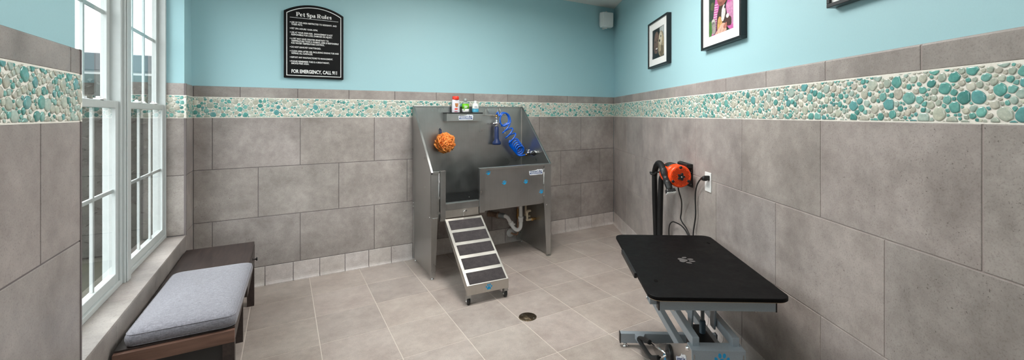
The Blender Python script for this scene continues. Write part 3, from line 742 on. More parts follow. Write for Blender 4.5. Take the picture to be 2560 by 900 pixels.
m_teal = plain_noise('teal_label', srgb(70, 160, 190), .4, 40, .05, 0); m_tan = plain_noise('tan_print', srgb(186, 120, 70), .5, 60, .2, 0); m_lilac = plain_noise('pale_bottle', srgb(224, 222, 230), .35, 40, .02, 0)
m_dkblue = plain_noise('dark_teal_print', srgb(28, 92, 120), .4, 40, .05, 0); m_wine = plain_noise('wine_print', srgb(150, 30, 66), .4, 40, .05, 0)
def e1(b, band, x, y, z):
    lab(MB().lathe((x, y, z + .128), (0, 0, 1), [(0, .031), (.003, .033), (.03, .033), (.034, .030)], 24).build('cap', m_red, b), 'red flip cap')
    yf_ = y - .0225
    m = MB().box(x - .018, x + .012, yf_ - .001, yf_, .028 + z, .042 + z); lab(m.build('red_print', m_red, b), 'red label print')
    m = MB().extr([(x + .0 + .013 * math.cos(t) , yf_, z + .072 + .02 * math.sin(t)) for t in [2 * PI * k / 14 for k in range(14)]], (.004, -.001, 0)); m.ball((x - .008, yf_, z + .085), .008, 10, 6, (1, .15, 1)).ball((x + .014, yf_, z + .085), .006, 10, 6, (1, .15, 1.4))
    lab(m.build('dog_print', m_tan, b), 'tan dog picture on label')
    m = MB()
    for k, w_ in enumerate((.008, .014, .009, .006)): m.box(x - .024 + k * .011, x - .024 + k * .011 + w_ * .7, yf_ - .001, yf_, z + .005, z + .014)
    lab(m.build('wine_print', m_wine, b), 'dark red label lettering')
bottle((1.476, 3.965, 1.421), 'white shampoo bottle with red cap, leftmost on the tub shelf', [(0, .94), (.004, 1), (.06, .98), (.11, .93), (.126, .88), (.129, .7)], .041, .022, m_lilac, e1)
def e2(b, band, x, y, z):
    MB().lathe((x, y, z + .112), (0, 0, 1), [(0, .014), (.002, .0165), (.028, .015), (.030, .012)], 20).build('cap', m_clear, b)
    lab(band(.038, .088, m_green, 'label_top', lb=None), 'bright green label'); lab(band(.004, .036, m_white, 'label_bottom'), 'white label')
    m = MB().box(x - .022, x + .006, y - .0262, y - .025, z + .046, z + .052).box(x - .022, x + .012, y - .0262, y - .025, z + .058, z + .066); m.build('label_print', m_white, b)
    m = MB().ball((x - .022, y - .0235, z + .028), .009, 10, 6, (1.3, .2, .6)); lab(m.build('leaf_print', m_green, b), 'green leaf print')
bottle((1.580, 3.965, 1.421), 'clear shampoo bottle with bright green label, middle of the tub shelf', [(0, .95), (.004, 1), (.09, 1), (.10, .92), (.108, .66), (.113, .4), (.116, .38)], .035, .025, m_clear, e2)
def e3(b, band, x, y, z):
    MB().lathe((x, y, z + .094), (0, 0, 1), [(0, .014), (.002, .0155), (.024, .0145), (.026, .012)], 20).build('cap', m_white, b)
    lab(band(.003, .038, m_teal, 'label'), 'pale teal label'); lab(band(.038, .041, m_dkblue, 'label_stripe', 1.02), 'dark teal stripe')
    m = MB().box(x - .02, x + .014, y - .0252, y - .0244, z + .052, z + .055).box(x - .02, x + .008, y - .0252, y - .0244, z + .06, z + .063); m.build('label_print', m_dkblue, b)
bottle((1.687, 3.965, 1.421), 'small white bottle with pale teal label, rightmost on the tub shelf', [(0, .95), (.004, 1), (.07, 1), (.078, .92), (.088, .68), (.094, .5), (.097, .4)], .034, .0245, m_white, e3)

# ------------------------------------------------------------------ loofah
lf = thing('bath_sponge', 'orange mesh bath sponge hanging on the tub back panel', 'bath sponge', (1.343, 3.925, 1.215))
mb = MB(); rng = random.Random(5); cx_, cy_, cz_ = 1.349, 3.925, 1.124
for k in range(70):
    ax = Vector((rng.gauss(0, 1), rng.gauss(0, 1), rng.gauss(0, 1))).normalized()
    up_ = ax.orthogonal().normalized(); sd = ax.cross(up_); n = 44
    ph = rng.uniform(0, 6.28); f1, f2 = rng.randint(4, 7), rng.randint(7, 11); R = rng.uniform(.066, .088); wd = rng.uniform(.016, .026)
    arc = rng.uniform(2.6, 4.6); vs = []
    for i in range(n + 1):
        t_ = ph + arc * i / n
        d = (up_ * math.cos(t_) + sd * math.sin(t_))
        r1 = R + .009 * math.sin(f1 * t_) + .004 * math.sin(f2 * t_ + 1)
        off = ax * (.022 * math.sin(f1 * .7 * t_ + ph) + .012 * math.sin(f2 * t_))
        c_ = Vector((cx_, cy_, cz_)) + (d * r1 + off) 
        tilt = (d * .9 + ax * math.sin(f1 * t_ + ph)).normalized()
        vs.append(c_ - tilt * wd * .6); vs.append(c_ + tilt * wd * .5)
    vs = [Vector((p.x, cy_ + (p.y - cy_) * .82, p.z)) for p in vs]
    mb.add(vs, [(2 * i, 2 * i + 1, 2 * i + 3, 2 * i + 2) for i in range(n)], True)
mb.ball((cx_, cy_, cz_), .062, 20, 12, (1, .85, 1))
lo = mb.build('ruffled_mesh', m_loofah, lf); sm = lo.modifiers.new('t', 'SOLIDIFY'); sm.thickness = .0012
MB().tube(spline([(1.338, 3.94, 1.19), (1.330, 3.985, 1.215), (1.328, 4.002, 1.245), (1.331, 4.002, 1.262), (1.338, 4.002, 1.25), (1.340, 3.99, 1.215), (1.344, 3.94, 1.19)], 6), .004, 8).build('loop_strap', m_navy, lf)
MB().lathe((1.334, 4.016, 1.262), (0, -1, 0), [(0, .010), (.003, .010), (.004, .004), (.02, .004), (.022, .007)], 14).build('wall_hook', m_chrome, lf)

# ------------------------------------------------------------------ sprayer and coil hose
sy = 3.955
sp = thing('spray_hose', 'blue coiled spray hose with navy sprayer hanging in the tub', 'spray hose', (1.93, 3.95, 1.3))
MB().lathe((1.925, sy, 1.272), (0, 0, -1), [(0, .017), (.006, .021), (.09, .023), (.125, .024), (.145, .030), (.160, .043), (.168, .046), (.184, .046), (.188, .040)], 26).build('sprayer_grip', m_navy, sp)
mb = MB().lathe((1.925, sy, 1.272), (0, 0, 1), [(0, .016), (.01, .020), (.022, .014), (.03, .022), (.05, .022), (.056, .012), (.085, .012), (.09, .016), (.10, .016)], 20)
mb.cyl((1.885, sy - .01, 1.305), (1.965, sy - .01, 1.318), .009, 12).cyl((1.925, sy - .035, 1.31), (1.925, sy + .03, 1.31), .011, 12).ball((1.888, sy - .012, 1.305), .014, 12, 8).ball((1.962, sy - .012, 1.318), .013, 12, 8)
mb.build('sprayer_valve', m_chrome, sp)
lab(MB().lathe((1.922, sy, 1.372), (0, 0, 1), [(0, .013), (.018, .014), (.02, .010), (.03, .010)], 14).build('hose_coupling', m_brass, sp), 'brass coupling')
MB().tube(spline([(1.965, sy - .02, 1.315), (1.985, sy - .03, 1.28), (1.998, sy - .03, 1.235), (2.008, sy - .028, 1.195)], 6), .0038, 8).build('trigger', m_chrome, sp)
# hose: big loop, open zigzag coils, then a bunched spiral
path = [(1.922, sy, 1.40), (1.93, sy - .02, 1.425)]
c0 = Vector((1.985, sy - .035, 1.352))
for k in range(0, 16):
    t_ = math.radians(150 - k * 36); path.append((c0.x + .055 * math.cos(t_) + .0010 * k, c0.y - .0018 * k, c0.z + .070 * math.sin(t_) - .0005 * k))
a_ = Vector((1.985, sy - .06, 1.290)); b_ = Vector((2.108, sy - .035, 1.125)); ax = (b_ - a_).normalized()
u_ = Vector((ax.z, 0, -ax.x)).normalized() * -1; w_ = ax.cross(u_)
nt = 3.0; N_ = 50
for i in range(N_ + 1):
    f = i / N_; t_ = 2 * PI * nt * f - 1.9; r_ = .060 - .004 * f
    path.append(tuple(a_.lerp(b_, f) + u_ * r_ * 1.02 * math.cos(t_) + w_ * r_ * .42 * math.sin(t_)))
a2 = Vector((2.108, sy - .035, 1.105)); b2 = Vector((2.185, sy - .050, 1.005)); N2 = 84; nt2 = 5.3
ax2 = Vector((-.10, -.93, -.32)).normalized(); u2 = Vector((0, 0, 1)) - ax2 * ax2.z; u2.normalize(); w2 = ax2.cross(u2)
for i in range(2, N2 + 1):
    f = i / N2; t_ = 2 * PI * nt2 * f + .4; r_ = .060 - .006 * f
    path.append(tuple(a2.lerp(b2, f) + u2 * r_ * math.cos(t_) + w2 * r_ * .85 * math.sin(t_)))
path += [(2.18, sy - .04, .958), (2.205, sy - .06, .962), (2.235, sy - .085, .972)]
P_ = spline(path, 5)
MB().tube(P_, .0078, 12).build('coil_hose', m_blue, sp)
lab(MB().lathe((2.228, sy - .08, .970), (.75, -.6, .08), [(0, .010), (.006, .013), (.02, .013), (.024, .009), (.034, .009)], 14).build('hose_end_coupling', m_brass, sp), 'brass coupling')
tp = MB()
tp.lathe((2.258, 3.80, .995), (-1, 0, 0), [(0, .020), (.006, .020), (.008, .012), (.03, .012), (.034, .016), (.052, .016), (.054, .010)], 18)
tp.lathe((2.258, 3.72, 1.000), (-1, 0, 0), [(0, .026), (.006, .026), (.009, .014), (.03, .014)], 18)
tp.tube(spline([(2.25, sy - .10, .974), (2.232, 3.84, .985), (2.222, 3.80, .995), (2.225, 3.72, 1.002)], 6), .010, 12)
tp.ball((2.222, 3.80, .995), .018, 14, 10).ball((2.224, 3.72, 1.0), .022, 14, 10).cyl((2.222, 3.80, .995), (2.215, 3.80, 1.03), .006, 10).box(2.19, 2.235, 3.785, 3.80, 1.024, 1.034).cyl((2.224, 3.72, 1.0), (2.20, 3.66, 1.008), .009, 12)
tp.build('mixing_tap', m_chrome, sp)
lab(MB().lathe((2.206, 3.675, 1.004), (-.3, -.9, -.12), [(0, .012), (.006, .020), (.035, .020), (.04, .012)], 16).build('tap_knob', m_black, sp), 'black tap knob')

# ------------------------------------------------------------------ wall sign
sg = thing('rules_sign', 'black arched wall sign with white pet spa rules lettering', 'sign', (.227, YB, 2.0))
FSg = frame((0, YB + .012, 0), (1, 0, 0), (0, 1, 0)); fy = -.032     # sign face
def arch(x0, x1, z0, zs, za, n=18):
    pts = [(x0, z0), (x1, z0)]
    w = x1 - x0; s_ = za - zs; R = (w * w / 4 + s_ * s_) / (2 * s_); cx = (x0 + x1) / 2; a0 = math.asin(w / 2 / R)
    for k in range(n + 1):
        a = a0 - 2 * a0 * k / n; pts.append((cx + R * math.sin(a), za - R + R * math.cos(a)))
    return pts
A = arch(0, .456, 1.710, 2.270, 2.338)
MB(FSg).extr([(x, fy, z) for x, z in A], (0, .028, 0)).build('sign_board', m_signblack, sg, bev=.003)
o1, o2 = arch(.019, .437, 1.728, 2.256, 2.318), arch(.0245, .4315, 1.7335, 2.2525, 2.3125)
mb = MB(FSg)
for i in range(len(o1)):
    j = (i + 1) % len(o1)
    mb.extr([(o1[i][0], fy, o1[i][1]), (o1[j][0], fy, o1[j][1]), (o2[j][0], fy, o2[j][1]), (o2[i][0], fy, o2[i][1])], (0, -.0008, 0))
mb.box(.044, .414, fy - .0008, fy, 2.2165, 2.2195); lab(mb.build('border_line', m_ink, sg), 'white border line')
X_ = lambda c: (c - 203) / 605 * .456
body = [('USE OF THIS AREA RESTRICTED TO RESIDENTS  AND', 735, 2.178, 1), ('THEIR PETS.', 385, 2.160, 0), ('PET SPA HOURS 10AM-10PM.', 538, 2.126, 1), ('USE AT YOUR OWN RISK.  MANAGEMENT IS NOT', 692, 2.093, 1), ('RESPONSIBLE FOR LOSS, DAMAGE OR INJURY.', 687, 2.074, 0),
        ('A PET MAY HAVE GREATER SENSITIVITY TO', 650, 2.041, 1), ('TEMPERATURE THAN A HUMAN. USER IS RESPONSIBLE', 755, 2.022, 0), ('FOR WATER TEMPERATURE CONTROL.', 608, 2.003, 0), ('DO NOT LEAVE PET UNATTENDED.', 570, 1.970, 1), ('CLEAN AREA AFTER USE, INCLUDING RINSING TUB AND', 757, 1.936, 1), ('WIPING ALL SURFACES.', 487, 1.917, 0),
        ('REPORT ANY MALFUNCTIONS TO MANAGEMENT.', 695, 1.884, 1), ('PLEASE REMEMBER THIS IS A BREATHEASY,', 658, 1.850, 1), ('SMOKE-FREE AREA.', 450, 1.832, 0)]
mb = MB(FSg)
for txt, xr, zc, bul in body:
    put_text(mb, txt, X_(275), zc - .0068, .0138, X_(xr) - X_(275), fy, .022)
    if bul: mb.extr([(X_(265) + .0036 * math.cos(t), fy, zc + .0036 * math.sin(t)) for t in [2 * PI * k / 10 for k in range(10)]], (0, -.0006, 0))
put_text(mb, 'FOR EMERGENCY, CALL 911', X_(277), 1.752, .030, X_(738) - X_(277), fy, .03)
lab(mb.build('rules_lettering', m_ink, sg), 'white rules lettering')
# heading in a fat-face serif
mb = MB(FSg); H_ = .034; zb_ = 2.232; T = .0098; t1 = .0022
def arc(cx, cz, rx, rz, a0, a1, n=14): return [(cx + rx * math.cos(math.radians(a0 + (a1 - a0) * k / n)), cz + rz * math.sin(math.radians(a0 + (a1 - a0) * k / n))) for k in range(n + 1)]
def bulge(n, lo, hi, pk=.5): return [lo + (hi - lo) * max(0, 1 - abs(k / n - pk) / .5) ** .8 for k in range(n + 1)]
def stem(x, z0, z1, sl=.5, sr=.5, top=True, bot=True, w=T):
    mb.box(x, x + w, fy - .0008, fy, zb_ + z0, zb_ + z1)
    if bot: mb.box(x - T * sl, x + w + T * sr, fy - .0008, fy, zb_ + z0, zb_ + z0 + t1)
    if top: mb.box(x - T * sl, x + (w if z1 < H_ * .9 else w), fy - .0008, fy, zb_ + z1 - t1, zb_ + z1)
def rib(pts, w): ribbon(mb, [(a, zb_ + b) for a, b in pts], w, fy)
xh = .023; r_ = xh / 2
def gP(x, R=False):
    stem(x, 0, H_, .45, .45); c_ = H_ - .0095
    rib([(x + T, H_ - .0012), (x + T + .005, H_ - .0012)] + arc(x + T + .005, c_, .0095, .0085, 90, -90) + [(x + T, c_ - .0085)], [t1] * 2 + bulge(14, t1, T) + [t1])
    if R:
        rib([(x + T + .004, c_ - .009), (x + T + .010, c_ - .013), (x + T + .013, .004), (x + T + .019, .001), (x + T + .023, .003)], [t1, T * .8, T * .95, t1 * 1.6, t1]); return T + .027
    return T + .022
def ge(x):
    rib(arc(x + .011, r_, .0085, r_ - .0012, 5, 320, 22), [t1 + (T - t1) * max(0, math.cos(math.radians(5 + 315 * k / 22 - 180))) ** .8 for k in range(23)]); mb.box(x + .004, x + .0195, fy - .0008, fy, zb_ + r_, zb_ + r_ + t1); return .024
def gt(x):
    rib([(x + .008, H_ * .88), (x + .008, .006), (x + .012, .0015), (x + .017, .004)], [T * .8, T, T * .8, t1]); mb.box(x, x + .017, fy - .0008, fy, zb_ + xh - t1, zb_ + xh); return .019
def gS(x, s_=1.0, w=.02):
    hh = H_ * s_; cx = x + w / 2
    pts = [(cx + w * .40, hh * .76), (cx + w * .30, hh * .92), (cx, hh * .97), (cx - w * .32, hh * .88), (cx - w * .34, hh * .70), (cx, hh * .53), (cx + w * .34, hh * .34), (cx + w * .34, hh * .14), (cx, hh * .03), (cx - w * .32, hh * .08), (cx - w * .42, hh * .26)]
    P = [(p.x, p.y) for p in spline([(a, b, 0) for a, b in pts], 4)]; n = len(P) - 1
    rib(P, [t1 + (T * (.6 + .4 * s_) - t1) * math.exp(-((k / n - .5) / .2) ** 2) + t1 * .4 for k in range(n + 1)])
    mb.box(x + w * .88, x + w * .88 + t1, fy - .0008, fy, zb_ + hh * .68, zb_ + hh * .97); mb.box(x + w * .04, x + w * .04 + t1, fy - .0008, fy, zb_ + hh * .03, zb_ + hh * .32); return w + .005
def gp(x):
    stem(x, -.010, xh, .4, .4); rib(arc(x + T + .003, r_, .0095, r_ - .0012, 100, -100), bulge(14, t1, T)); return T + .019
def ga(x):
    rib([(x + .003, xh * .78), (x + .007, xh * .96), (x + .012, xh * .92), (x + .0145, xh * .7), (x + .0145, .005), (x + .018, .0012), (x + .022, .003)], [T * .5, t1 * 1.3, T * .6, T, T, t1 * 1.5, t1]); rib(arc(x + .0095, xh * .3, .0065, xh * .26, 70, 290), bulge(14, t1, T * .8)); return .024
def gu(x):
    stem(x, .006, xh, .4, 0, bot=False); rib([(x + T / 2, .008), (x + T * .9, .0015), (x + T + .006, .003), (x + T + .009, .006)], [T, T * .5, t1, t1]); stem(x + T + .0075, 0, xh, .35, .4, bot=True); return 2 * T + .0115
def gl(x): stem(x, 0, H_ * 1.02, .4, .4); return T + .007
xx = .092
for g_ in 'Pet Spa Rules':
    xx += {'P': gP, 'e': ge, 't': gt, ' ': lambda x: .0115, 'S': gS, 'p': gp, 'a': ga, 'R': lambda x: gP(x, True), 'u': gu, 'l': gl, 's': lambda x: gS(x, .67, .0155)}[g_](xx) + .0009
k_ = (.364 - .092) / (xx - .092)
for v_ in mb.v: v_.x = .092 + (v_.x - .092) * k_
lab(mb.build('heading_lettering', m_ink, sg), 'white serif heading')

# ------------------------------------------------------------------ white speaker by the ceiling
FSp = frame((3.452, YB - .075, 2.578), Vector((.985, -.17, 0)).normalized(), Vector((.17, .985, 0)).normalized())
wsp = thing('wall_speaker', 'small white wall speaker high on the back wall by the corner', 'speaker', (3.452, 3.98, 2.578))
MB(FSp).loft([[(x, -.045, z) for x, z in rrect(.150, .176, .012, 4)], [(x, .02, z) for x, z in rrect(.164, .190, .014, 4)], [(x, .06, z) for x, z in rrect(.130, .15, .02, 4)]]).build('cabinet', m_white, wsp, bev=.002)
MB(FSp).extr([(x, -.0455, z) for x, z in rrect(.136, .160, .010, 4)], (0, -.006, 0)).build('grille', m_white, wsp, bev=.002)
MB(FSp).box(-.012, .012, .0, .085, .095, .101).box(-.012, .012, .0, .085, -.101, -.095).box(-.012, .012, .072, .0855, -.10, .10).cyl((0, 0, .10), (0, 0, .109), .010, 12).cyl((0, 0, -.10), (0, 0, -.109), .010, 12).build('bracket', m_white, wsp)

# ------------------------------------------------------------------ framed photographs
def sc_(c, k=1): return tuple(x * k for x in c[:3])
def picture(u0, label, painter):
    z0, z1, w = 1.824, 2.240, .492
    root = thing('picture_frame', label, 'picture', FR @ Vector((u0 + w / 2, .012, z0)), 'framed pet photographs on the right wall')
    m = MB(FR); b = .016
    for a in ((u0, u0 + w, z0, z0 + b), (u0, u0 + w, z1 - b, z1), (u0, u0 + b, z0 + b, z1 - b), (u0 + w - b, u0 + w, z0 + b, z1 - b)): m.box(a[0], a[1], -.026, .0115, a[2], a[3])
    m.build('frame', m_frame, root, bev=.002)
    m = MB(FR); iu0, iu1, iz0, iz1 = u0 + .094, u0 + w - .094, z0 + .075, z1 - .080
    m.box(u0 + b, iu0, -.016, -.012, z0 + b, z1 - b).box(iu1, u0 + w - b, -.016, -.012, z0 + b, z1 - b).box(iu0, iu1, -.016, -.012, z0 + b, iz0).box(iu0, iu1, -.016, -.012, iz1, z1 - b)
    lab(m.build('mount', m_white, root), 'white mount board')
    p_ = MB(FR); lay = [0]
    W_, H_2 = iu1 - iu0, iz1 - iz0
    def blob(pts, col, smooth=True):
        lay[0] += 1
        if smooth: pts = [(q.x, q.y) for q in spline([(a, c, 0) for a, c in pts], 5, True)]
        pts = [(min(max(a, 0), 1), min(max(c, 0), 1)) for a, c in pts]
        y_ = -.0125 - .00008 * lay[0]
        p_.add([(iu0 + a * W_, y_, iz0 + c * H_2) for a, c in pts], [tuple(range(len(pts)))], False, col[:3])
    def ell(cx, cy, rx, ry, col, rot=0):
        c, s = math.cos(rot), math.sin(rot)
        blob([(cx + rx * math.cos(t) * c - ry * math.sin(t) * s, cy + rx * math.cos(t) * s + ry * math.sin(t) * c) for t in [2 * PI * k / 16 for k in range(16)]], col, False)
    painter(blob, ell, p_, iu0, iu1, iz0, iz1)
    p_.build('photo_print', m_print, root, color=True)
    return root
def paint1(blob, ell, m, *a):
    blob([(0, 0), (1, 0), (1, 1), (0, 1)], srgb(44, 50, 48), False)
    blob([(.62, .45), (1, .4), (1, 1), (.62, 1)], srgb(168, 178, 178), False); blob([(.80, .5), (.86, .5), (.86, 1), (.80, 1)], srgb(206, 210, 208), False)
    blob([(.04, .1), (.02, .6), (.16, .98), (.46, 1), (.62, .8), (.6, .4), (.3, .05)], srgb(30, 30, 30))
    blob([(.14, .3), (.14, .62), (.24, .86), (.42, .9), (.55, .72), (.56, .45), (.46, .22), (.3, .14)], srgb(104, 82, 72))
    blob([(.18, .62), (.28, .84), (.42, .86), (.48, .72), (.34, .66)], srgb(122, 98, 86))
    ell(.27, .56, .05, .02, srgb(40, 32, 30)); ell(.46, .58, .045, .02, srgb(40, 32, 30)); ell(.37, .45, .05, .04, srgb(122, 94, 82)); ell(.37, .31, .11, .05, srgb(60, 36, 36)); ell(.37, .325, .085, .025, srgb(226, 222, 214))
    blob([(.52, .2), (.5, .55), (.6, .80), (.72, .86), (.88, .78), (.96, .5), (.98, .1), (.7, .02)], srgb(150, 138, 114))
    blob([(.58, .5), (.62, .78), (.76, .82), (.84, .66), (.78, .46), (.66, .36)], srgb(206, 196, 172)); blob([(.84, .74), (.92, .66), (.94, .4), (.87, .36), (.84, .55)], srgb(172, 154, 118))
    ell(.72, .68, .03, .035, srgb(36, 30, 26)); ell(.62, .55, .05, .045, srgb(40, 34, 32)); ell(.78, .2, .16, .18, srgb(112, 100, 78)); ell(.66, .30, .08, .12, srgb(172, 158, 130))
    blob([(0, 0), (.5, 0), (.44, .14), (.2, .16), (0, .1)], srgb(26, 30, 32))
def paint2(blob, ell, m, *a):
    blob([(0, 0), (1, 0), (1, 1), (0, 1)], srgb(50, 66, 54), False); blob([(0, 0), (.22, 0), (.16, .3), (0, .36)], srgb(74, 122, 54)); ell(.14, .72, .08, .10, srgb(84, 96, 62)); blob([(.82, .5), (1, .45), (1, 1), (.8, 1)], srgb(72, 76, 88))
    pk, wh = srgb(196, 92, 160), srgb(226, 190, 214)
    def stripes(pts, n, dx, dy, w):
        blob(pts, pk)
    blob([(.34, .98), (.26, .8), (.2, .5), (.14, .12), (.12, 0), (.3, 0), (.34, .4), (.44, .7)], pk)
    for k in range(13):
        t = k / 13; z_ = .04 + t * .72; xl = .135 + t * .12; xr = .29 + t * .11
        blob([(xl, z_), (xr, z_ - .02), (xr, z_ + .004), (xl, z_ + .026)], wh, False)
    blob([(.68, .5), (.8, .72), (.98, .74), (1, .5), (1, .05), (.84, .02), (.7, .2)], pk)
    for k in range(9):
        x_ = .72 + k * .033; blob([(x_, .1), (x_ + .012, .1), (x_ + .03, .62), (x_ + .016, .62)], wh, False)
    blob([(.34, 1), (.34, .84), (.44, .66), (.58, .62), (.74, .7), (.86, .86), (.88, 1)], srgb(146, 90, 78)); blob([(.36, 1), (.4, .82), (.52, .72), (.64, .8), (.62, 1)], srgb(170, 112, 98)); blob([(.62, .98), (.74, .78), (.84, .9), (.84, 1)], srgb(110, 62, 54)); blob([(.3, 1), (.36, .86), (.5, .9), (.56, 1)], srgb(40, 30, 30)); ell(.5, .70, .06, .03, srgb(128, 70, 66))
    blob([(.36, .1), (.36, .42), (.46, .6), (.6, .62), (.72, .5), (.76, .2), (.6, .06)], srgb(70, 54, 46)); blob([(.38, .08), (.4, .34), (.5, .38), (.58, .2), (.52, .04)], srgb(206, 160, 100)); blob([(.54, .3), (.56, .54), (.66, .62), (.7, .44), (.62, .26)], srgb(226, 222, 218)); ell(.68, .56, .035, .035, srgb(60, 50, 60)); blob([(.72, .14), (.74, .3), (.9, .28), (.9, .1)], srgb(78, 50, 46)); ell(.78, .33, .06, .05, srgb(232, 230, 228))
    blob([(.17, .05), (.14, .34), (.24, .40), (.3, .3), (.3, .06)], srgb(158, 150, 146)); ell(.2, .34, .07, .06, srgb(206, 200, 196)); 
    for k in range(3): ell(.165 + k * .035, .30, .011, .035, srgb(46, 42, 42))
    blob([(.3, 0), (.4, .1), (.56, .2), (.7, .18), (.74, .06), (.7, 0)], srgb(222, 176, 158)); blob([(.62, .12), (.74, .2), (.76, .1), (.68, .06)], srgb(176, 112, 96))
def paint3(blob, ell, m, *a):
    blob([(0, 0), (1, 0), (1, 1), (0, 1)], srgb(96, 112, 92), False); blob([(.2, 0), (.25, .6), (.5, .85), (.75, .6), (.8, 0)], srgb(150, 120, 84)); ell(.5, .62, .18, .2, srgb(176, 146, 106)); ell(.5, .54, .05, .04, srgb(30, 26, 24))
picture(1.453, 'black framed photo of a child hugging a pale dog, nearest the corner', paint1)
picture(2.564, 'black framed photo of a child in pink stripes holding a puppy', paint2)
picture(3.688, 'black picture frame at the top right, only its corner in view', paint3)

# ------------------------------------------------------------------ bench and cushion
bn = thing('storage_bench', 'low dark brown wooden bench with drawer below the window', 'bench', (-.385, 2.98, 0))
bx0, bx1, by0, by1 = -.580, -.186, 2.248, 3.705
MB().box(bx0, bx1, by0 + .02, by1, .440, .460).build('bench_top', m_wood, bn, bev=.002)
lab(MB().box(bx0, bx1, by0, by0 + .022, .398, .452).build('end_apron', m_brown, bn, bev=.002), 'reddish brown end board')
MB().box(bx1 - .020, bx1 - .002, by0 + .022, 2.98, .385, .440).box(bx0 + .004, bx0 + .022, by0 + .022, by1, .385, .440).box(bx0, bx1, by1 - .02, by1, .30, .440).build('side_apron', m_wood, bn, bev=.0015)
dr = MB().box(bx1 - .020, bx1 + .002, 2.985, by1 - .002, .318, .438).build('drawer', m_wood, bn, bev=.0015)
MB().lathe((bx1 + .002, 3.46, .398), (1, 0, 0), [(0, .008), (.002, .008), (.004, .004), (.018, .004), (.020, .011), (.026, .012), (.028, .009)], 16).build('knob', m_black_gloss, dr)
for (xa, ya) in ((bx1 - .044, by0 + .002), (bx0, by0 + .002), (bx1 - .044, by1 - .044), (bx0, by1 - .044)):
    MB().box(xa, xa + .044, ya, ya + .042, 0, .440 if ya > 3 else .398).build('leg', m_wood if ya > 3 else m_wood, bn, bev=.0015)
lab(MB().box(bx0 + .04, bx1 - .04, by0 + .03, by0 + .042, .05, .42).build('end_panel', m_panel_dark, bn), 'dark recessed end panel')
MB().box(bx0 + .02, bx1 - .02, 2.98, 2.995, .06, .44).box(bx0 + .02, bx1 - .02, 2.985, by1 - .01, .30, .318).build('inner_panel', m_wood, bn)
# cushion: rounded slab, crowned top, piping
FCu = frame((-.356, 2.640, .4605), (math.cos(-.03), math.sin(-.03), 0), (-math.sin(-.03), math.cos(-.03), 0))
cu = thing('bench_cushion', 'light grey linen seat cushion lying on the brown bench', 'cushion', (-.356, 2.640, .4605))
cw, cd, ch = .376, .765, .062
loops = []
for h_, ins in ((0, .022), (.004, .010), (.012, .003), (.026, 0), (.040, .0015), (.050, .006), (.0565, .013)):
    loops.append([(x, y, h_) for x, y in rrect(cw - 2 * ins, cd - 2 * ins, .032, 10)])
for s_, h_ in ((.90, .0625), (.82, .066), (.7, .0695), (.5, .0725), (.25, .0745), (.05, .075)):
    loops.append([(x * s_, y * (1 - (1 - s_) * cw / cd * 1.0) if s_ > .6 else y * s_, h_ + .0012 * math.sin(x * 40 + y * 23)) for x, y in rrect(cw - .028, cd - .028, .032, 10)])
MB(FCu).loft(loops).build('cushion_body', m_linen, cu)
MB(FCu).tube([(x, y, .0505) for x, y in rrect(cw - .0115, cd - .0115, .032, 10)], .0018, 8, True).tube([(x, y, .006) for x, y in rrect(cw - .016, cd - .016, .03, 10)], .003, 8, True).build('piping', m_linen, cu)

# ------------------------------------------------------------------ floor drain
dc = Vector((1.449, 2.489, 0))
fd = thing('floor_drain', 'round bronze floor drain grate in the tiles', 'drain', tuple(dc))
MB().lathe(dc, (0, 0, 1), [(-.02, .062), (.0012, .062), (.0024, .0605), (.0026, .056), (.0016, .054), (-.02, .053)], 40).build('rim', m_drain, fd)
MB().cyl(dc + Vector((0, 0, -.018)), dc + Vector((0, 0, -.0005)), .0535, 36).build('grate_base', m_drain_hole, fd)
mb = MB(frame(dc, (math.cos(.55), math.sin(.55), 0), (-math.sin(.55), math.cos(.55), 0)))
for k in range(-7, 8):
    y_ = k * .0072; hx = math.sqrt(max(0, .0545 ** 2 - y_ ** 2))
    mb.box(-hx, hx, y_ - .0019, y_ + .0019, -.002, .0018); mb.box(y_ - .0016, y_ + .0016, -hx, hx, -.002, .0012)
mb.build('grate', m_drain, fd)
for a_, b_ in ((-.02, .04), (.025, -.042)): MB().cyl(dc + Vector((a_, b_, .0018)), dc + Vector((a_, b_, .0032)), .0045, 10).build('screw', m_chrome, fd)

# ------------------------------------------------------------------ grooming table   (FT: x towards near end, -y to the left)
gt_ = thing('grooming_table', 'black topped grooming table on grey hydraulic base beside the right wall', 'grooming table', (1.814, 1.468, 0))
def V(u, v, z): return (u, -v, z)
def slab(m, w, d, r, z0, z1, e=.004):
    m.loft([[(x, y, z0) for x, y in rrect(w - 2 * e, d - 2 * e, r, 10)], [(x, y, z0 + e) for x, y in rrect(w, d, r, 10)], [(x, y, z1 - e) for x, y in rrect(w, d, r, 10)], [(x, y, z1 - e * .3) for x, y in rrect(w - e * .7, d - e * .7, r, 10)], [(x, y, z1) for x, y in rrect(w - 2 * e, d - 2 * e, r, 10)]])
m = MB(FT); slab(m, .913, .589, .05, .6175, .635, .003); tt_ = m.build('table_top', m_mat, gt_)
for p_ in tt_.data.polygons: p_.use_smooth = False
m = MB(FT); slab(m, .903, .579, .046, .6145, .618, .001); lab(m.build('plywood_core', m_plywood, tt_), 'pale plywood edge')
m = MB(FT); put_paw(m, V(.003, .006, .6352), (0, 1, 0), (1, 0, 0), .115, (0, 0, 1), .0004)
m2 = MB(FT); put_paw(m2, V(.004, .0, .6352), (-1, 0, 0), (0, 1, 0), .098, (0, 0, 1), .0004)
lab(m2.build('paw_print', m_pawgrey, tt_), 'grey paw print')
for u, v in ((.283, .225), (-.294, -.232)): MB(FT).extr([(u + .016 * math.cos(t), -v + .009 * math.sin(t), .6352) for t in [2 * PI * k / 16 for k in range(16)]], (0, 0, .0006)).build('arm_slot', m_drain_hole, tt_)
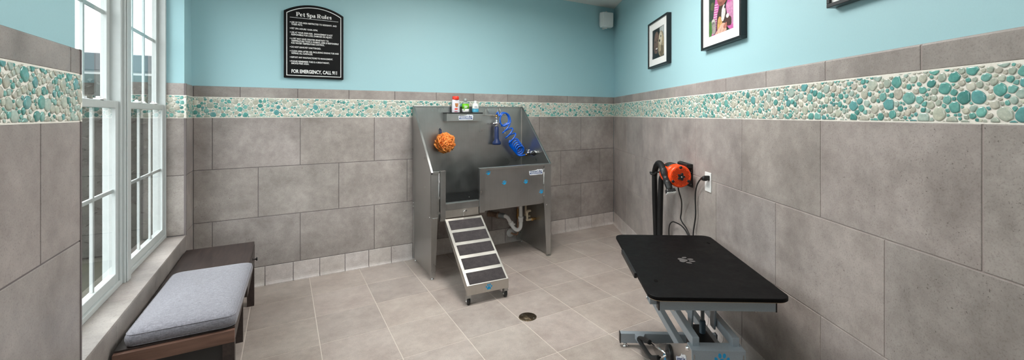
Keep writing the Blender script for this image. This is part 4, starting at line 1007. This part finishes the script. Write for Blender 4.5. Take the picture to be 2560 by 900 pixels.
MB(FT).box(-.17, .185, -.304, -.290, .606, .633).build('edge_rail', m_black, gt_, bev=.003)
# under-top frame
for u in (-.40, .385):
    b_ = MB(FT).box(u, u + .032, -.246, .246, .562, .6145).build('cross_beam', m_grey_metal, gt_, bev=.003)
    for q in (-.249, .244): lab(MB(FT).box(u - .001, u + .033, q, q + .005, .561, .6144).build('end_cap', m_black, b_), 'black end cap')
    for q in (-.18, .167): MB(FT).cyl((u + .016, q, .556), (u + .016, q, .562), .008, 12).build('bolt', m_chrome, b_)
for q in (-.10, .07): MB(FT).box(-.385, .385, q, q + .03, .578, .6145).build('side_beam', m_grey_metal, gt_, bev=.003)
tb = MB(FT).box(.345, .40, -.282, -.250, .578, .6145).build('corner_bracket', m_grey_metal, gt_, bev=.003)
MB(FT).cyl((.372, -.282, .595), (.372, -.291, .595), .007, 12).build('bolt', m_chrome, tb)
# lifting linkage
for v in (.085, -.085):
    for z0, ua, ub in ((.398, -.26, .40), (.268, -.28, .34)):
        MB(FT).box(ua, ub, -v - .015, -v + .015, z0, z0 + .042).build('lift_arm', m_grey_metal, gt_, bev=.003)
    MB(FT).extr([V(.16, v * .62 - .004, .58), V(.26, v * .62 - .004, .58), V(.235, v * .62 - .004, .39), V(.19, v * .62 - .004, .39)], (0, .008, 0)).build('pivot_bracket', m_grey_metal, gt_, bev=.001)
    MB(FT).extr([V(-.33, v - .0, .609), V(-.20, v, .609), V(-.23, v, .26), V(-.30, v, .26)], (0, .010 if v < 0 else -.010, 0)).build('pivot_bracket', m_grey_metal, gt_, bev=.001)
lab(MB(FT).cyl(V(.19, -.02, .40), V(.19, -.02, .6145), .009, 20).build('piston_rod', Mat('satin_chrome', srgb(225, 225, 225), .4, .75).m, gt_), 'chrome piston rod')
lab(MB(FT).lathe(V(.19, -.02, .20), (0, 0, 1), [(0, .012), (.01, .0145), (.205, .0145), (.214, .011)], 24).build('cylinder', Mat('blue_steel', srgb(96, 116, 132), .3, .6).m, gt_), 'dark steel cylinder')
MB(FT).box(.10, .30, -.030, .050, .10, .352).build('pump_body', m_black, gt_, bev=.01)
# base
for u in (-.335, .47):
    ft = MB(FT).box(u, u + .032, -.285, .285, .026, .084).build('foot_tube', m_grey_metal, gt_, bev=.003)
    for q in (-.289, .284): lab(MB(FT).box(u - .001, u + .033, q, q + .005, .025, .085).build('end_cap', m_black, ft), 'black end cap')
    for v in (.255, -.255):
        MB(FT).lathe(V(u + .016, v, 0), (0, 0, 1), [(0, .016), (.006, .016), (.008, .007), (.014, .007), (.015, .012), (.021, .012), (.022, .007), (.027, .007)], 14).build('leveling_foot', m_chrome, ft)
    MB(FT).extr([V(u + .032, .20, .083), V(u + .075, .17, .055), V(u + .032, .14, .083)], (0, 0, -.03)).build('gusset', m_grey_metal, ft)
sides = []
for v in (.105, -.105):
    o_ = MB(FT).extr([V(-.31, v, .03), V(-.25, v, .062), (-.20, -v, .085), V(.365, v, .395), V(.43, v, .395), V(.49, v, .06), V(.49, v, .03)], (0, .005 if v > 0 else -.005, 0)).build('side_plate', m_panel, gt_, bev=.001); sides.append(o_)
hb_ = MB(FT).box(.425, .432, -.113, .113, .085, .400).box(.368, .432, -.113, .113, .395, .402).build('front_box', m_grey_metal, gt_, bev=.002)
MB(FT).extr([V(.36, -.090, .402), V(.405, -.090, .402), V(.36, -.090, .424)], (0, .006, 0)).build('tab', m_grey_metal, hb_)
m = MB(FT); put_paw(m, V(.4322, -.013, .362), (0, 1, 0), (0, 0, 1), .062, (1, 0, 0)); lab(m.build('paw_sticker', m_paw, hb_), 'blue paw print sticker')
MB(FT).lathe(V(.385, .1135, .383), (0, -1, 0), [(0, .013), (.003, .013), (.004, .008), (.010, .008)], 14).build('bolt', m_chrome, hb_)
m = MB(FT); put_paw(m, V(.005, .1056, .115), (1, 0, 0), (0, 0, 1), .062, (0, -1, 0)); lab(m.build('paw_sticker', m_paw, sides[0]), 'blue paw print sticker')
d0, d1 = FT @ Vector(V(.27, .1058, .262)), 0
decal(sides[0], d0, (FT.to_3x3() @ Vector((.88, 0, .47))).normalized(), (FT.to_3x3() @ Vector((-.47, 0, .88))).normalized(), FT.to_3x3() @ Vector((0, -1, 0)), .17)
# foot pedal
pd_ = MB(FT).lathe(V(.095, .105, .19), (0, -1, 0), [(0, .046), (.010, .046), (.014, .040), (.016, .020), (.022, .018)], 24).build('pedal_hub', m_black, gt_)
MB(FT).tube([V(.095, .12, .19), V(-.126, .16, .135)], .0055, 10).build('pedal_rod', m_chrome, pd_); MB(FT).tube([V(.095, .12, .185), V(.053, .15, .147)], .0055, 10).build('pedal_rod', m_chrome, pd_)
lab(MB(FT).tube(spline([V(-.11, .158, .138), V(-.20, .172, .107), V(-.255, .180, .082), V(-.262, .184, .072), V(-.235, .184, .075), V(-.10, .184, .100), V(-.01, .182, .118), V(.02, .172, .127), V(.05, .152, .146)], 6), .0125, 12).build('pedal_grip', m_rubber, pd_), 'black rubber pedal grip')

# ------------------------------------------------------------------ wall-mounted dryer  (FR: x along the wall, -y into the room)
dy = thing('pet_dryer', 'orange wall-mounted pet hair dryer with black hose', 'pet dryer', FR @ Vector((2.33, -.11, .967)))
cz, cn, R_ = .9665, -.112, .079
MB(FR).lathe((2.215, cn, cz), (1, 0, 0), [(0, .052), (.004, .066), (.014, .076), (.024, R_ - .001), (.175, R_ - .001), (.176, R_ - .003), (.180, R_ - .003), (.181, R_), (.212, R_), (.220, R_ - .003), (.224, R_ - .008), (.225, .066)], 44).build('housing', m_orange, dy)
# intake: dark holes on the end face
m = MB(FR); n_ = 0
for i in range(-7, 8):
    for j in range(-8, 9):
        a, b = (i + (j % 2) * .5) * .0098, j * .0086; r = math.hypot(a, b)
        if .026 < r < .061 and not any(math.hypot(a - .064 * math.cos(t), b - .064 * math.sin(t)) < .016 for t in (PI / 2, PI * 7 / 6, PI * 11 / 6)):
            m.extr([(2.4401, cn + a + .0027 * math.cos(t), cz + b + .0027 * math.sin(t)) for t in [2 * PI * k / 8 for k in range(8)]], (.0006, 0, 0))
lab(m.build('intake_holes', m_drain_hole, dy), 'dark round intake holes')
m = MB(FR)
star = []
for k in range(40):
    t = 2 * PI * k / 40; r = .0225 + .0055 * math.cos(5 * t - 2.5 * PI / 1.0); star.append((2.440, cn + r * math.sin(t), cz + r * math.cos(t)))
m.extr(star, (.016, 0, 0)); kn = m.build('star_knob', m_black, dy, bev=.002)
MB(FR).cyl((2.456, cn, cz), (2.458, cn, cz), .005, 10).build('screw', m_chrome, kn)
for t in (PI / 2, PI * 7 / 6, PI * 11 / 6):
    yy, zz = cn + .064 * math.cos(t), cz + .064 * math.sin(t)
    MB(FR).lathe((2.436, yy, zz), (1, 0, 0), [(0, .0105), (.008, .0105), (.012, .009), (.013, .004)], 14).build('clip_knob', m_black, dy)
m = MB(FR); 
L = []
for a in np.linspace(-.75, .05, 8):
    y_, z_ = cn + (R_ + .0015) * math.sin(a), cz + (R_ + .0015) * math.cos(a); L.append((y_, z_))
for (p, q) in zip(L, L[1:]): m.add([(2.25, p[0], p[1]), (2.345, p[0], p[1]), (2.345, q[0], q[1]), (2.25, q[0], q[1])], [(0, 1, 2, 3)], True)
pl_ = m.build('control_panel', m_black, dy); lab(pl_, 'black control panel'); so = pl_.modifiers.new('t', 'SOLIDIFY'); so.thickness = .003
m = MB(FR).box(2.15, 2.385, -.006, -.0, .878, 1.045).box(2.30, 2.385, -.045, -.006, 1.018, 1.045).box(2.16, 2.37, -.05, -.006, .95, .985).cyl((2.20, -.03, 1.035), (2.37, -.03, 1.035), .012, 14)
bk = m.build('wall_bracket', m_black, dy, bev=.002)
for q in (1.0, .90, .985): MB(FR).cyl((2.368, -.006, q), (2.368, -.009, q), .005, 10).build('screw', m_chrome, bk)
MB(FR).lathe((2.222, cn, cz - .004), (-1, 0, -.15), [(0, .040), (.01, .040), (.014, .031), (.06, .030), (.062, .026)], 24).box(2.11, 2.18, cn - .028, cn - .020, .962, .972).build('outlet_spigot', m_black, dy)
hp = spline([(2.185, -.112, .955), (2.13, -.115, .94), (2.085, -.12, .90), (2.066, -.12, .84), (2.03, -.112, .66), (1.985, -.10, .43), (1.965, -.095, .25), (1.945, -.09, .14), (1.915, -.088, .11), (1.885, -.09, .15), (1.878, -.095, .25), (1.896, -.10, .41), (1.945, -.125, .68), (1.985, -.142, .86), (2.0, -.147, .93), (2.06, -.156, .988), (2.14, -.169, 1.022), (2.217, -.182, 1.032), (2.30, -.198, 1.026), (2.365, -.210, 1.003)], 20)
hp = resample(hp, .0042); rr = [.0205 + .0022 * (1 if k % 2 else -1) for k in range(len(hp))]
MB(FR).tube(hp, rr, 14).build('hose', m_rubber, dy)
MB(FR).tube([(1.985, -.09, .935), (1.985, -.18, .935)], .006, 10).tube(spline([(1.985, -.178, .935), (2.02, -.182, .925), (2.06, -.175, .93), (2.09, -.165, .95)], 5), .006, 10).box(1.97, 2.0, -.10, -.0, .925, .945).build('hose_hook', m_black, dy)
na, nb = Vector((2.358, -.2095, 1.012)), Vector((2.445, -.187, .868)); d_ = (nb - na).normalized(); Ln = (nb - na).length
nz = MB(FR).lathe(na, d_, [(0, .024), (.01, .026), (.05, .026), (.055, .0225), (.10, .0215), (Ln - .09, .0245), (Ln - .06, .026), (Ln - .02, .022), (Ln - .005, .022)], 22).build('nozzle', m_black, dy)
pp = d_.cross(Vector((0, 1, 0))).normalized(); qq = d_.cross(pp)
Fn = FR @ frame(nb, qq if qq.length else (1, 0, 0), pp, d_)
MB(Fn).loft([[(x, y, -.012) for x, y in rrect(.066, .040, .014, 5)], [(x, y, .010) for x, y in rrect(.072, .046, .014, 5)]]).build('brush_head', m_black, nz, bev=.002)
m = MB(Fn)
for i in range(9):
    for j in range(4): m.cyl((-.029 + i * .00725, -.015 + j * .010, .010), (-.029 + i * .00725, -.015 + j * .010, .021), .0026, 6)
br_ = m.build('bristles', m_white, nz); lab(br_, 'white brush bristles'); br_['kind'] = 'stuff'
cp_ = spline([(2.39, -.112, .892), (2.375, -.10, .855), (2.325, -.06, .77), (2.262, -.035, .68), (2.236, -.03, .625), (2.27, -.03, .600), (2.345, -.03, .575), (2.41, -.03, .52), (2.43, -.03, .42), (2.36, -.03, .31), (2.20, -.03, .27), (2.05, -.03, .33), (2.0, -.03, .43), (2.02, -.034, .51), (2.08, -.036, .556), (2.16, -.036, .572), (2.28, -.036, .575), (2.38, -.036, .54), (2.43, -.036, .45), (2.42, -.03, .38), (2.36, -.025, .34), (2.40, -.02, .38), (2.425, -.02, .48), (2.436, -.02, .58), (2.47, -.02, .70), (2.466, -.02, .81), (2.48, -.024, .87), (2.525, -.032, .925), (2.58, -.038, .965), (2.625, -.04, .980)], 10)
MB(FR).tube(cp_, .0048, 10).build('power_cord', m_rubber, dy)
MB(FR).lathe((2.60, -.040, .975), (.92, .12, .2), [(0, .005), (.004, .009), (.022, .013), (.03, .016), (.055, .017), (.058, .012)], 16).box(2.63, 2.652, -.036, -.005, .972, 1.002).build('plug', m_black, dy, bev=.001)
ol = thing('wall_outlet', 'white electrical outlet plate beside the orange dryer', 'outlet', FR @ Vector((2.622, 0, .958)))
op = MB(FR).extr([(x, -.0001, z) for x, z in rrect(.084, .127, .004, 4, 2.622, .958)], (0, -.006, 0)).build('cover_plate', m_white, ol, bev=.002)
MB(FR).extr([(x, -.006, z) for x, z in rrect(.036, .068, .003, 4, 2.622, .958)], (0, -.002, 0)).build('receptacle', m_white, ol, bev=.001)

# ------------------------------------------------------------------ ceiling lamps
def lamp(x, y, sx, sy, e, e_up, label, col=(1, .975, .95)):
    # unseen panel lamp; hanging shape and uplight added to brighten ceiling and upper walls
    zl = ZC - .15
    r = thing('ceiling_light', label, 'ceiling light', (x, y, ZC), 'ceiling lights')
    m = MB(); a, b, w_ = sx / 2, sy / 2, .03
    for q in ((-a - w_, a + w_, -b - w_, -b), (-a - w_, a + w_, b, b + w_), (-a - w_, -a, -b, b), (a, a + w_, -b, b)): m.box(x + q[0], x + q[1], y + q[2], y + q[3], zl - .02, zl + .025)
    m.build('lamp_frame', m_white, r)
    for q in (-1, 1): MB().cyl((x, y + q * b * .7, zl), (x, y + q * b * .7, ZC), .004, 8).build('hanging_rod', m_chrome, r)
    MB().box(x - a, x + a, y - b, y + b, zl - .004, zl + .004).build('diffuser', m_lamp, r)
    for en, dz, rx in ((e, -.025, 0), (e_up, .03, PI)):
        l = bpy.data.lights.new('panel_lamp', 'AREA'); l.shape = 'RECTANGLE'; l.size = sx; l.size_y = sy; l.energy = en; l.color = col
        o = bpy.data.objects.new('panel_lamp', l); C.objects.link(o); o.location = (x, y, zl + dz); o.rotation_euler = (rx, 0, 0)
lamp(1.35, 2.35, .6, 1.2, 40, 16, 'ceiling light panel over the middle of the room')
lamp(.45, .35, .6, 1.2, 7, 4, 'unseen ceiling light panel added near the front of the room')  # unseen extra lamp, added to raise the light level at the front

# ------------------------------------------------------------------ sky
w = bpy.data.worlds.new('overcast_sky'); bpy.context.scene.world = w; w.use_nodes = True
nt_ = w.node_tree; bg = nt_.nodes['Background']
tc = nt_.nodes.new('ShaderNodeTexCoord'); nz_ = nt_.nodes.new('ShaderNodeTexNoise'); nz_.inputs['Scale'].default_value = 2.2; nz_.inputs['Detail'].default_value = 6
rmp = nt_.nodes.new('ShaderNodeValToRGB'); rmp.color_ramp.elements[0].color = (.86, .90, .94, 1); rmp.color_ramp.elements[1].color = (1, 1, 1, 1)
nt_.links.new(tc.outputs['Generated'], nz_.inputs['Vector']); nt_.links.new(nz_.outputs['Fac'], rmp.inputs['Fac']); nt_.links.new(rmp.outputs['Color'], bg.inputs['Color'])
bg.inputs['Strength'].default_value = 6.8

# ------------------------------------------------------------------ camera and view
cam = bpy.data.cameras.new('camera'); co = bpy.data.objects.new('camera', cam); C.objects.link(co)
cam.sensor_fit = 'HORIZONTAL'; cam.sensor_width = 36; cam.lens = 36 * 1040.45 / 2560
cam.shift_x = -(1330.76 - 1280) / 2560; cam.shift_y = (286.486 - 450) / 2560
co.location = (0, 0, 1.4); co.rotation_euler = (PI / 2, 0, -.53842385); cam.clip_start = .02; cam.clip_end = 200
sc = bpy.context.scene; sc.camera = co
sc.view_settings.view_transform = 'Standard'; sc.view_settings.look = 'None'; sc.view_settings.gamma = 1; sc.view_settings.use_curve_mapping = False
sc.view_settings.exposure = .1
sc.cycles.max_bounces = 8; sc.cycles.diffuse_bounces = 4; sc.cycles.glossy_bounces = 5; sc.cycles.transparent_max_bounces = 16
for o in bpy.data.objects:
    if '_o' in o: del o['_o']
